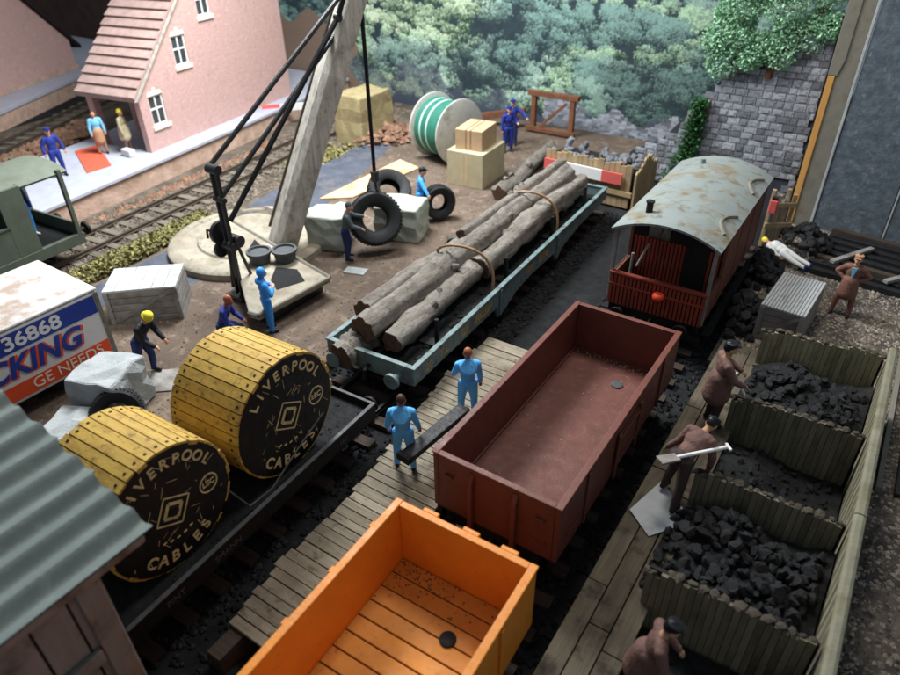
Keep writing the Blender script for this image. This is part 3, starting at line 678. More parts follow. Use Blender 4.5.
# ------------------------------------------------------------------ crane
def crane():
    t = thing('yard_crane', 'black iron mast and grey timber jib crane on round pale base', 'crane', (-15.4, 13.0, .3))
    W = lambda x, y, z: Vector((x+15.4, y-13.0, z-.3))
    base = MB().lathe([(2.65, 0), (2.65, .2), (2.58, .27), (2.3, .3), (2.25, .24), (1.7, .26), (1.65, .33), (.6, .36)], 48, Matrix.Translation(W(-17.3, 13.5, .305))).build('round_base', 'concrete', t, smooth='auto')
    MB().lathe([(.8, 0), (.75, .12), (.6, .04), (.1, .03)], 20, Matrix.Translation(W(-18.5, 14.75, .52))).build('centre_pit', 'gravel', t)
    # triangular bed plate
    tri = [(-18.81, 13.72), (-12.55, 12.35), (-12.75, 9.75), (-13.1, 9.72)]
    outer = [W(x, y, 0).to_2d() for x, y in tri]
    pl = MB().prism([tuple(p) for p in outer], .46, .62, 'z').build('bed_plate', 'concrete', t, .03)
    for hole in ([(-16.35, 12.95), (-15.7, 12.7), (-15.95, 12.3)], [(-14.36, 11.95), (-13.72, 12.2), (-13.02, 11.8), (-13.35, 11.0), (-13.9, 11.3)]):
        MB().prism([tuple(W(x, y, 0).to_2d()) for x, y in hole], .6, .634, 'z').build('opening', 'blackrope', pl)
    for k in range(3):
        a, b = Vector((*outer[k], .62)), Vector((*outer[(k+1) % 4], .62))
        MB().tube([a, b], .06, 6).build('rib', 'boardedge', pl)
    box('plate_support', 'black', t, *sorted((W(-13.6, 0, 0).x, W(-12.95, 0, 0).x)), *sorted((W(0, 10.2, 0).y, W(0, 12.4, 0).y)), .0, .455)
    for x, y in ((-15.0, 11.95), (-14.43, 12.45)):
        MB().lathe([(.3, 0), (.34, .1), (.36, .3), (.42, .34), (.42, .42), (.34, .43), (.32, .36), (.1, .36)], 20, Matrix.Translation(W(x, y, .93)) @ Matrix.Scale(.92, 4)).build('bollard', 'ironpot', t, smooth='auto')
    # mast: two iron side frames, cross heads, gears
    mx, my = -14.77, 10.81
    for dx in (-.1, .1):
        MB().box(-.035, .035, -.06, .06, 0, 4.0, Matrix.Translation(W(mx+dx, my, .3))).build('mast_frame', 'black', t, .015)
    MB().tube([W(mx-.25, my, .62), W(mx-.12, my+.15, 2.3)], .06, 8).build('mast_stay', 'black', t)
    MB().tube([W(mx+.05, my+.55, .62), W(mx+.1, my+.1, 2.3)], .05, 8).build('mast_stay', 'black', t)
    for z, r in ((4.25, .13), (3.4, .08), (2.0, .13)):
        MB().cyl(W(mx-.2, my, z), W(mx+.2, my, z), r, 14).build('cross_head', 'black', t, smooth='auto')
    gm = MB(); gm.lathe([(.1, -.06), (.34, -.06), (.34, .06), (.1, .06)], 18, Matrix.Translation(W(mx-.32, my+.02, 2.35)) @ Matrix.Rotation(PI/2, 4, 'Y'))
    gm.build('gear', 'black', t, smooth='auto')
    MB().lathe([(.1, -.05), (.24, -.05), (.24, .05), (.1, .05)], 16, Matrix.Translation(W(mx-.34, my-.05, 1.85)) @ Matrix.Rotation(PI/2, 4, 'Y')).build('gear', 'black', t, smooth='auto')
    MB().tube([W(mx-.35, my, 2.35), W(mx-.75, my-.1, 2.35), W(mx-.78, my-.1, 2.1)], .04, 8).build('crank_handle', 'black', t)
    MB().cyl(W(mx-.22, my+.22, 2.1), W(mx+.22, my+.22, 2.1), .17, 14).build('winch_drum', 'black', t, smooth='auto')
    for z in (.34,): MB().box(-.35, .35, -.25, .25, 0, .14, Matrix.Translation(W(mx, my, z))).build('mast_foot', 'black', t, .02)
    # jib: tapered timber with iron strip
    foot = W(-15.72, 13.4, .5); tip = W(-13.3, 16.15, 9.22)
    ax = (tip-foot).normalized(); side = Vector((.86, -.5, 0)); side = (side-ax*side.dot(ax)).normalized(); dep = ax.cross(side)
    mb = MB(); secs = []
    for k, (u_, w_, d_) in enumerate([(0, .46, .34), (.06, .49, .36), (.3, .49, .35), (.55, .47, .33), (.62, .5, .33), (.7, .45, .3), (.9, .41, .28), (1.03, .36, .25)]):
        p = foot+(tip-foot)*u_
        secs.append([p+side*(sx*w_*.92)+dep*(sy*d_) for sx, sy in ((-1, -1), (.35, -1.0), (1, -.6), (1, 1), (-1, 1))])
    v = [q for g in secs for q in g]; n5 = 5
    f = [(i*n5+j, i*n5+(j+1) % n5, (i+1)*n5+(j+1) % n5, (i+1)*n5+j) for i in range(len(secs)-1) for j in range(n5)]
    f += [tuple(range(n5)), tuple((len(secs)-1)*n5+j for j in range(n5))]
    jb = mb.add(v, f).build('jib', 'jib', t, .03)
    MB().tube([foot+(tip-foot)*.06-side*.53-dep*.38, foot+(tip-foot)*.8-side*.46-dep*.3], .05, 6).build('iron_strip', 'rail', jb)
    # tie rods to the jib head and hoist rope
    head = W(mx, my, 4.2)
    MB().cyl(head+Vector((-.2, 0, .05)), foot+(tip-foot)*.93-side*.42+dep*.2, .07, 8).build('tie_rod', 'black', t)
    MB().cyl(head+Vector((.0, 0, -.8)), foot+(tip-foot)*.84-side*.3+dep*.32, .07, 8).build('tie_rod', 'black', t)
    m3 = foot+(tip-foot)*.78-dep*.36+side*.3
    MB().tube([W(mx+.1, my+.1, 2.75), m3, foot+(tip-foot)*.9-dep*.33+side*.25, tip-dep*.3+side*.2], .075, 8).build('hoist_rope', 'blackrope', t)
    MB().lathe([(.05, -.07), (.12, -.07), (.1, 0), (.12, .07), (.05, .07)], 14, Matrix.Translation(m3) @ Matrix.Rotation(PI/2, 4, 'Y')).build('sheave', 'black', jb, smooth='auto')
    hook = W(-13.43, 15.75, 2.75)
    MB().cyl(tip+Vector((-.13, -.4, .2)), hook+Vector((0, 0, .1)), .058, 8).build('fall_rope', 'blackrope', t)
    hk = MB().box(-.12, .12, -.08, .08, -.2, .16, Matrix.Translation(hook)).build('hook_block', 'black', t, .03)
    MB().tube([hook+Vector((0, 0, -.2)), hook+Vector((.02, 0, -.42)), hook+Vector((.12, 0, -.56)), hook+Vector((.0, 0, -.66)), hook+Vector((-.14, 0, -.56))], .05, 8).build('hook', 'black', hk)
crane()

# ------------------------------------------------------------------ tyres
def tyre(label, M, R=.62):
    sc_ = R/.62
    prof = [(a*sc_, z*sc_) for a, z in [(-.3, -.17), (-.2, -.26), (-.02, -.27), (.03, -.23), (.045, -.1), (.045, .1), (.03, .23), (-.02, .27), (-.2, .26), (-.3, .17), (-.28, .12), (-.06, .16), (-.06, -.16), (-.28, -.12)]]
    t = thing('tyre', label, 'tyre', M.translation, 0, 'loose lorry tyres in the yard')
    M0 = M.to_3x3().to_4x4()
    MB().torus(R, prof, 40, M0).build('carcass', 'tyre', t, smooth='auto')
    mb = MB()
    for k in range(44):
        a = 2*PI*k/44
        mb.box(-.008*sc_, .022*sc_, -.02*sc_, .02*sc_, -.2*sc_, .2*sc_, M0 @ Matrix.Rotation(a, 4, 'Z') @ Matrix.Translation((R+.04*sc_, 0, 0)) @ Matrix.Rotation(.25, 4, 'X'))
    tag(mb.build('tread', 'tyre', t), None, None, None, 'stuff')
    return t
def facing(loc, d, R=0):
    return Matrix.Translation(loc) @ Vector(d).to_track_quat('Z', 'Y').to_matrix().to_4x4()
tyre('large black tyre hanging upright from the crane hook', facing((-13.35, 15.5, 1.38), (.62, -.55, .42)), .8)
tyre('black tyre lying against the pale block behind the hanging tyre', facing((-15.3, 18.7, .85), (.55, -.3, .75)), .75)
tyre('smaller black tyre stood upright at the blue worker\'s hand', facing((-12.95, 18.55, .98), (.8, -.55, .12)), .56)
tyre('black tyre leaning between the two grey concrete blocks', facing((-12.55, 5.35, .78), (.75, -.5, .45)), .52)

# ------------------------------------------------------------------ blocks, crates, boxes
def lump(name, mat, label, cat, loc, size, rz, group=None, jig=.05, seed=1, tilt=0):
    rs = random.Random(seed); sx, sy, sz = size
    bm = bmesh.new(); bmesh.ops.create_cube(bm, size=1); bmesh.ops.subdivide_edges(bm, edges=bm.edges, cuts=3, use_grid_fill=True)
    for v in bm.verts:
        k = 1-.05*(v.co.z > .4)
        v.co = Vector((v.co.x*sx*k+rs.uniform(-jig, jig)*.5, v.co.y*sy*k+rs.uniform(-jig, jig)*.5, (v.co.z+.5)*sz+(rs.uniform(-jig, jig)*.5 if v.co.z > -.45 else 0)))
    me = bpy.data.meshes.new(name); bm.to_mesh(me); bm.free(); me.materials.append(MT[mat])
    o = put(name, me, None, loc, (tilt, 0, rz), .06)
    return tag(o, label, cat, group)
lump('concrete_block', 'block', 'tall grey concrete block with tyre leaning on it by the lorry', 'block', (-13.35, 5.75, .3), (1.2, 1.3, 1.2), .35, 'concrete blocks', .1, 1)
lump('concrete_block', 'block', 'low grey concrete block nearest the corrugated shed roof', 'block', (-12.9, 4.5, .3), (1.0, 1.1, .7), .5, 'concrete blocks', .1, 2)
lump('concrete_block', 'paleblock', 'pale grey block standing beside the foot of the jib', 'block', (-14.95, 15.0, .3), (1.3, 1.3, 1.2), .45, 'concrete blocks', .14, 3)
lump('concrete_block', 'paleblock', 'pale green grey block behind the hanging tyre', 'block', (-13.35, 16.9, .3), (1.6, 1.3, 1.2), .3, 'concrete blocks', .08, 4)
lump('stone_stack', 'tanstack', 'tan square stack at the foot of the backdrop behind the jib', 'stack', (-21.6, 24.9, .06), (1.7, 2.4, 2.3), .0, None, .1, 5)
scatter('rubble', 'debris', 420, lambda r: (-20.4+r.gauss(0, .55), 25.3+r.gauss(0, .7), .32+abs(r.gauss(0, .16))), .1, .26, 'orange brown rubble beside the tan stack', 'rubble', 15)
gt = leaves('grass', 'moss', None, 1200, lambda r: (-21.4+r.gauss(0, .5), 21.6+r.gauss(0, .7), .12+r.random()*.2), .2, 18); tag(gt, 'small yellow tuft patch behind the crane jib', 'grass', None, 'stuff')

def crate(name, label, loc, size, rz, top, side, cat='crate', n=5, lid=True):
    sx, sy, sz = size; t = thing(name, label, cat, loc, rz)
    box('core', 'dark', t, -sx/2+.06, sx/2-.06, -sy/2+.06, sy/2-.06, .02, sz-.07, 0)
    h = sz/n
    for k in range(n):
        z0 = k*h; z1 = z0+h-.015
        box('slat', side, t, -sx/2, sx/2, -sy/2, -sy/2+.05, z0, z1, .006); box('slat', side, t, -sx/2, sx/2, sy/2-.05, sy/2, z0, z1, .006)
        box('slat', side, t, -sx/2, -sx/2+.05, -sy/2+.052, sy/2-.052, z0, z1, .006); box('slat', side, t, sx/2-.05, sx/2, -sy/2+.052, sy/2-.052, z0, z1, .006)
    m = 14 if name == 'slatted_crate' else max(4, int(sx/.3))
    for k in range(m):
        x0 = -sx/2+k*sx/m
        box('lid_slat', top, t, x0+.006, x0+sx/m-.006, -sy/2-.03, sy/2+.03, sz, sz+.06, .008)
    for x in (-sx/2, sx/2-.12):
        box('corner_batten', side, t, x, x+.12, -sy/2-.035, -sy/2-.002, 0, sz-.01, .006)
    d = Vector((sx-.26, 0, sz-.1)); a = math.atan2(d.z, d.x)
    MB().box(-d.length/2, d.length/2, -.03, -.002, -.05, .05, Matrix.Translation((0, -sy/2, sz/2)) @ Matrix.Rotation(-a, 4, 'Y')).build('brace', side, t)
    return t
crate('large_crate', 'large weathered grey crate with pale lid beside the lorry', (-16.45, 9.0, .3), (1.95, 1.3, 1.0), math.radians(42), 'crate_top', 'crate')
crate('slatted_crate', 'white slatted crate on gravel beside the man in brown suit', (-.98, 17.9, .2), (1.1, 2.1, 1.0), math.radians(-4), 'crate_top', 'crate')

def carton(label, mat, loc, size, rz, z=0):
    sx, sy, sz = size; t = thing('carton', label, 'box', loc, rz, 'cartons beside the green cable drum')
    box('body', mat, t, -sx/2, sx/2, -sy/2, sy/2, 0, sz, .02)
    for dx in (-.14, .06):
        box('band', 'ply' if mat == 'paper' else 'strap', t, dx, dx+.05, -sy/2-.006, sy/2+.006, .005, sz+.006, 0)
    return t
carton('large cream wrapped carton under the cardboard box', 'paper', (-13.9, 22.7, .3), (1.6, 2.0, 1.4), math.radians(4))
carton('small cardboard box on top of the cream carton', 'card', (-13.95, 22.75, 1.705), (1.15, 1.5, .78), math.radians(8))

sh = MB().prism([(-17.9, 17.6), (-16.9, 18.4), (-16.6, 22.4), (-17.9, 22.8)], .307, .37, 'z').build('plywood_sheet', 'ply', None, .01)
tag(sh, 'pale plywood sheet lying on the yard behind the crane', 'sheet')
hl = MB().box(-.75, .75, -.45, .45, 0, .03, Matrix.Translation((-13.05, 7.2, .303)) @ Matrix.Rotation(.7, 4, 'Z')).build('loose_board', 'crate', None, .006)
tag(hl, 'thin grey board lying under the yellow helmet worker', 'board')
mb = MB().box(-.35, .35, -.2, .2, 0, .03, Matrix.Translation((-12.95, 13.9, .303)) @ Matrix.Rotation(.3, 4, 'Z'))
tag(mb.build('concrete_patch', 'block', None, .006), 'small pale slab at the feet of the tyre handler', 'slab')

def green_drum():
    M = Matrix.Translation((0, 0, 1.36)) @ Matrix.Rotation(PI/2, 4, 'Y')
    t = thing('cable_drum', 'pale wooden drum wound with green and white cable', 'cable drum', (-16.3, 24.1, .3), math.radians(-14))
    for x in (-.88, .8):
        MB().lathe([(.2, 0), (1.3, 0), (1.36, .02), (1.36, .07), (1.3, .09), (.2, .09)], 40, Matrix.Translation((x, 0, 0)) @ M).build('flange', 'drumwood', t, smooth='auto')
    k = 0
    for i in range(16):
        x = -.75+i*.1
        MB().torus(1.12, [(.052*math.cos(a), .052*math.sin(a)) for a in [2*PI*j/8 for j in range(8)]], 40, Matrix.Translation((x, 0, 0)) @ M).build('cable_turn', 'whitecable' if i in (3, 7) else 'greencable', t, smooth=True)
    MB().lathe([(1.06, -.8), (1.06, .8)], 32, M).build('core', 'greencable', t)
    MB().lathe([(.16, 0), (.16, .03)], 16, Matrix.Translation((.895, 0, 0)) @ M).build('hub', 'dark', t)
green_drum()

def timber_frame():
    t = thing('timber_trestle', 'rust brown timber trestle standing against the backdrop', 'trestle', (-13.9, 29.6, .3))
    for x in (-1.0, 1.0): box('post', 'rustwood', t, x-.12, x+.12, -.12, .12, 0, 1.7)
    box('rail', 'rustwood', t, -1.3, 1.3, -.15, .15, 1.705, 1.93); box('rail', 'rustwood', t, -1.3, 1.3, -.3, -.13, .1, .3)
    MB().box(-.9, .9, -.07, .07, -.07, .07, Matrix.Translation((.1, -.2, .95)) @ Matrix.Rotation(-.75, 4, 'Y')).build('brace', 'rustwood', t, .01)
    t2 = thing('timber_baulk', 'long rust brown baulk sloping beside the navy workers', 'timber', (-17.0, 29.3, .3), math.radians(12))
    MB().box(-1.7, 1.7, -.15, .15, -.15, .15, Matrix.Translation((0, 0, .55)) @ Matrix.Rotation(-.2, 4, 'Y')).build('beam', 'rustwood', t2, .02)
    MB().box(-.1, .1, -.1, .1, 0, .55, Matrix.Translation((1.2, 0, 0))).build('block', 'rustwood', t2, .02)
timber_frame()

def log_mesh(L, r0, r1, seed, n=18, seg=26, bend=.1, bumpy=.05):
    rs = random.Random(seed); v = []; f = []; wob = [(rs.uniform(-1, 1)*bend*.5, rs.uniform(-1, 1)*bend*.4, rs.uniform(3, 9), rs.uniform(0, 6)) for _ in range(3)]; ox = rs.uniform(-bend, bend); oz = rs.uniform(-bend, bend)
    lob = [rs.uniform(.85, 1.12) for _ in range(n)]
    for i in range(seg+1):
        u_ = i/seg; r = r0+(r1-r0)*u_; env = min(1, u_*6, (1-u_)*6+.3); cx = ox*math.sin(u_*PI)+env*sum(a*math.sin(u_*w_+p_) for a, b, w_, p_ in wob); cy = oz*math.sin(u_*PI*1.3)+env*sum(b*math.cos(u_*w_*1.3+p_) for a, b, w_, p_ in wob); r *= 1+.07*math.sin(u_*17+seed)+.05*math.sin(u_*31+seed*2)
        for j in range(n):
            a = 2*PI*j/n; rr = r*lob[j]*(1+rs.uniform(-bumpy, bumpy))
            v.append((cx+rr*math.cos(a), cy+rr*math.sin(a), u_*L))
    f = [(i*n+j, i*n+(j+1) % n, (i+1)*n+(j+1) % n, (i+1)*n+j) for i in range(seg) for j in range(n)]
    me = bpy.data.meshes.new('trunk'); me.from_pydata(v, [], f); me.materials.append(MT['bark']); me.polygons.foreach_set('use_smooth', [True]*len(f))
    ends = []
    for i, zz in ((0, -.004), (seg, .004)):
        ring = [Vector(v[i*n+j])+Vector((0, 0, zz)) for j in range(n)]; c_ = sum(ring, Vector())/n
        mb = MB(); mb.add([c_+(p-c_)*.99 for p in ring]+[c_+(p-c_)*.9+Vector((0, 0, zz*3)) for p in ring], [(j, (j+1) % n, n+(j+1) % n, n+j) for j in range(n)]+[tuple(range(n, 2*n))])
        ends.append(mb.mesh('sawn_end', 'logend'))
    return me, ends
def log(label, a, b, r0, r1, seed, group, bumpy=.05, bend=.1):
    a, b = Vector(a), Vector(b); L = (b-a).length
    t = thing('log', label, 'log', a, 0, group); t.rotation_mode = 'QUATERNION'; t.rotation_quaternion = (b-a).to_track_quat('Z', 'Y')
    me, ends = log_mesh(L, r0, r1, seed, bend=bend, bumpy=bumpy)
    put('trunk', me, t)
    for e in ends: put('sawn_end', e, t)
    rs = random.Random(seed)
    for k in range(3):
        z = rs.uniform(.2, .9)*L; an = rs.uniform(0, PI); r = r0+(r1-r0)*z/L
        mb = MB().tube([(math.cos(an)*r*.7, math.sin(an)*r*.7, z), (math.cos(an)*(r+.07), math.sin(an)*(r+.07), z+.08)], [.13, .07], 8); mb.build('knot', 'bark', t, smooth='auto')
    return t
log('thick grey log lying on the yard behind the log wagon', (-11.95, 21.2, .58), (-12.8, 27.3, .55), .3, .26, 31, 'grey logs', .14, .25)

def fence_stop():
    t = thing('fence_buffer', 'tan board fence with red and white warning board behind the log wagon', 'fence', (-9.4, 23.6, .0), math.radians(-3))
    MBp = MB().box(-.105, .105, -.035, .035, 0, 1.0).mesh('board', 'fence')
    for k in range(16):
        x = -1.75+k*.225
        put('board', MBp, t, (x, 0, .1), None, 0, (1, 1, 1.65+.06*math.sin(k*2.1)))
    for x in (-1.2, 1.3): box('post', 'rustwood', t, x-.09, x+.09, .04, .2, 0, 1.75)
    box('rail', 'fence', t, -1.85, 1.85, -.1, -.037, .55, .75); 
    for k, m in enumerate(('redwarn', 'white', 'white', 'redwarn')):
        x0 = -1.85+k*.82; x1 = x0+.82
        box('warning_board', m, t, x0, x1-.002, -.18, -.102, 1.0, 1.42, 0)
    # side return, boards with pointed tops
    for k in range(9):
        y = -.05-k*.22+1.6
        h = 1.55+.45*math.exp(-((k-4)/2.2)**2)
        MB().prism([(-.1, 0), (.1, 0), (.1, h-.1), (0, h), (-.1, h-.1)], 0, .07, 'x').build('board', 'fence', t, loc=(1.98, y, .1))
    scatter_t = MB()
    for k in range(60): scatter_t.rock((random.uniform(-1.9, 2.0), random.uniform(.1, 1.5), 1.45+random.uniform(-.1, .25)), random.uniform(.1, .22), k)
    # rubble infill
    tag(scatter_t.build('infill', 'wallstone', t), None, None, None, 'stuff')
    box('infill_bed', 'coaldust', t, -1.85, 1.9, .21, 1.6, 0, 1.42)
fence_stop()

def small_stop():
    t = thing('buffer_stop', 'tan timber buffer stop with red lamp right of the brake van', 'buffer stop', (-2.75, 22.9, .1), 0)
    for k in range(4): box('post', 'fence', t, -.02+k*.2, .1+k*.2, -.06+k*.15, .06+k*.15, 0, 2.0-.2*(k % 2))
    for z in (.7, 1.4): MB().box(-.05, .85, -.12, -.065, z, z+.16, Matrix.Rotation(.6, 4, 'Z')).build('rail', 'fence', t, .01)
    l = box('lamp', 'redwarn', t, .02, .26, -.32, -.13, 1.3, 1.75, .03); box('lamp_cap', 'black', l, .05, .23, -.3, -.15, 1.752, 1.85)
small_stop()

bar = thing('barrier', 'red and white barrier board beyond the station track beside the house', 'barrier', (-26.55, 24.6, .06), math.radians(48))
for k, m in enumerate(('redwarn', 'white', 'white')): box('board', m, bar, -1.2+k*.9, -.303+k*.9, -.05, .05, .75, 1.1, .01)
for x in (-1.0, 1.2): box('post', 'rustwood', bar, x-.07, x+.07, .055, .2, 0, .95)

# ------------------------------------------------------------------ running gear shared by the wagons
def running_gear(t, y0, y1, cx=0, zb=1.05, axles=None, w=2.44, rail=.28):
    axles = axles or (y0+(y1-y0)*.22, y0+(y1-y0)*.78)
    for sx in (-1, 1):
        box('sole_bar', 'under', t, *sorted((cx+sx*(w/2-.28), cx+sx*(w/2-.14))), y0, y1, zb-.25, zb-.006)
    for y in (y0, y1-.14): box('headstock', 'under', t, cx-w/2+.05, cx+w/2-.05, y, y+.14, zb-.28, zb-.008)
    for y in axles:
        MB().cyl((cx-.85, y, rail+.36), (cx+.85, y, rail+.36), .05, 10).build('axle', 'under', t)
        for sx in (-1, 1):
            MB().lathe([(.1, -.07), (.36, -.06), (.395, -.07), (.395, -.03), (.36, .0), (.36, .06), (.1, .05)], 22, Matrix.Translation((cx+sx*.62, y, rail+.36)) @ Matrix.Rotation(-sx*PI/2, 4, 'Y')).build('wheel', 'under', t, smooth='auto')
            MB().prism([(y-.4, zb-.26), (y+.4, zb-.26), (y+.12, rail+.36), (y-.12, rail+.36)], *sorted((cx+sx*.86, cx+sx*.9)), 'x').build('axle_guard', 'under', t)
    for y, d in ((y0, -1), (y1, 1)):
        for sx in (-1, 1):
            x = cx+sx*.85
            MB().cyl((x, y, zb-.14), (x, y+d*.3, zb-.14), .08, 12).cyl((x, y+d*.3, zb-.14), (x, y+d*.36, zb-.14), .2, 16).build('buffer', 'under', t, smooth='auto')
        MB().tube([(cx, y, zb-.15), (cx, y+d*.2, zb-.2), (cx, y+d*.26, zb-.42)], .04, 8).build('coupling_hook', 'under', t)

def open_wagon(name, label, loc, rz, L, H, paint, floor, planked):
    W = 2.44; th = .1
    t = thing(name, label, 'wagon', loc, rz)
    zb = 1.05; zt = zb+H
    running_gear(t, 0, L, 0, zb)
    x0, x1 = -W/2, W/2
    box('side', paint, t, x0, x0+th, 0, L, zb, zt, .018); rs_ = box('side', paint, t, x1-th, x1, 0, L, zb, zt, .018)
    e0 = box('end', paint, t, x0+th+.001, x1-th-.001, 0, th, zb, zt-.003, .018); e1 = box('end', paint, t, x0+th+.001, x1-th-.001, L-th, L, zb, zt-.003, .018)
    # floor
    if planked:
        n = int(L/.31)
        for k in range(n):
            ya = th+(L-2*th)*k/n; yb = th+(L-2*th)*(k+1)/n
            box('floor_plank', floor, t, x0+th+.003, x1-th-.003, ya+.012, yb-.012, zb+.02, zb+.1, .012)
        box('floor', 'dark', t, x0+th, x1-th, th, L-th, zb, zb+.07, 0)
        rs = random.Random(8); mb = MB()
        for k in range(130): mb.rock((x0+th+.03+abs(rs.gauss(0, .7)), L-th-.03-abs(rs.gauss(0, .28)), zb+.105), rs.uniform(.006, .022), k, .5)
        for k in range(60): mb.rock((x0+th+abs(rs.gauss(0, .06)), rs.uniform(.2, L-.2), zb+.105), rs.uniform(.006, .016), k, .5)
        tag(mb.build('dirt_crumbs', 'rustwood', t), None, None, None, 'stuff')
    else:
        fl = box('floor', floor, t, x0+th+.003, x1-th-.003, th+.003, L-th-.003, zb, zb+.1, 0)
        # raised filler strip along the foot of the walls
        MB().box(x0+th, x0+th+.05, th, L-th, zb+.1, zb+.15).box(x1-th-.05, x1-th, th, L-th, zb+.1, zb+.15).box(x0+th+.05, x1-th-.05, L-th-.04, L-th, zb+.1, zb+.14).build('floor_fillet', paint, t, .01)
        rs = random.Random(3); mb = MB()
        for k in range(110):
            if rs.random() < .75: p = (rs.uniform(x0+.2, x1-.2), L-th-abs(rs.gauss(0, .09))-.03)
            else: p = (rs.uniform(x0+.15, x1-.15), rs.uniform(.2, L-.15))
            mb.rock((p[0], p[1], zb+.105), rs.uniform(.008, .022), k, .5)
        tag(mb.build('dust_crumbs', 'card' , t), None, None, None, 'stuff')
    MB().lathe([(.13, 0), (.13, .03), (.1, .045), (.02, .03)], 18, Matrix.Translation((.3, L-.95, zb+.1))).build('floor_plug', 'ironpot' if not planked else 'under', t, smooth='auto')
    # exterior: end ribs, small boxes, side doors
    for e, y, d in ((e0, 0, -1), (e1, L, 1)):
        for x in (-.42, .42):
            MB().prism([(y, zb-.12), (y+d*.1, zb-.12), (y+d*.1, zt-.25), (y+d*.02, zt-.08), (y, zt-.08)], x-.045, x+.045, 'x').build('rib', paint, e, .01)
        for x in (-.88, .88): box('step_iron', paint, e, x-.08, x+.08, *sorted((y+d*.002, y+d*.06)), zt-.42, zt-.36, .01)
        box('label_clip', paint, e, .62, 1.0, *sorted((y+d*.002, y+d*.025)), zb+.34, zb+.38, .005)
    for sd, x in ((-1, x0), (1, x1)):
        dm = MB().box(*sorted((x+sd*.002, x+sd*.03)), L*.5-.55, L*.5+.55, zb+.2, zt-.3).build('door', paint, t, .01)
        for y in (L*.5-.55, L*.5+.55):
            box('door_strap', paint, dm, *sorted((x+sd*.03, x+sd*.065)), y-.05, y+.05, zb-.05, zt-.22, .01)
        for z in (zb+.28, zt-.42): box('hinge', paint, dm, *sorted((x+sd*.031, x+sd*.06)), L*.5-.48, L*.5+.48, z, z+.05, .008)
        box('label_clip', paint, t, *sorted((x+sd*.002, x+sd*.025)), .35, .75, zb+.34, zb+.38, .005)
        for y in (L*.18, L*.82): box('side_rib', paint, t, *sorted((x+sd*.002, x+sd*.04)), y-.04, y+.04, zb, zt-.06, .01)
    # rim capping with bolt bumps
    for sd, x in ((-1, x0), (1, x1)):
        box('top_rim', paint, t, *sorted((x-sd*.105, x+sd*.02)), -.02, L+.02, zt+.001, zt+.035, .012)
    for y in (-.02, L-th-.003): box('top_rim', paint, t, x0+th+.006, x1-th-.006, y, y+th+.02, zt+.001, zt+.03, .012)
    return t

open_wagon('maroon_wagon', 'empty maroon open wagon in the middle of the siding', (-3.79, 6.83, 0), 0, 5.88, 1.28, 'maroon', 'maroonfloor', False)
ow = open_wagon('orange_wagon', 'empty orange open wagon with planked floor nearest the camera', (-3.608+.026*5.9, 5.62-5.9, 0), .026, 5.9, 1.34, 'orange', 'orangefloor', True)
# nibs along the orange rim
for k, x in enumerate((-.62, .1, .75)): box('rim_nib', 'orange', ow, x-.14, x+.14, 5.92, 6.0, 2.25, 2.41, .015)
for k in range(6): box('rim_nib', 'orange', ow, -1.29, -1.225, .5+k*.95, .62+k*.95, 2.25, 2.40, .012)

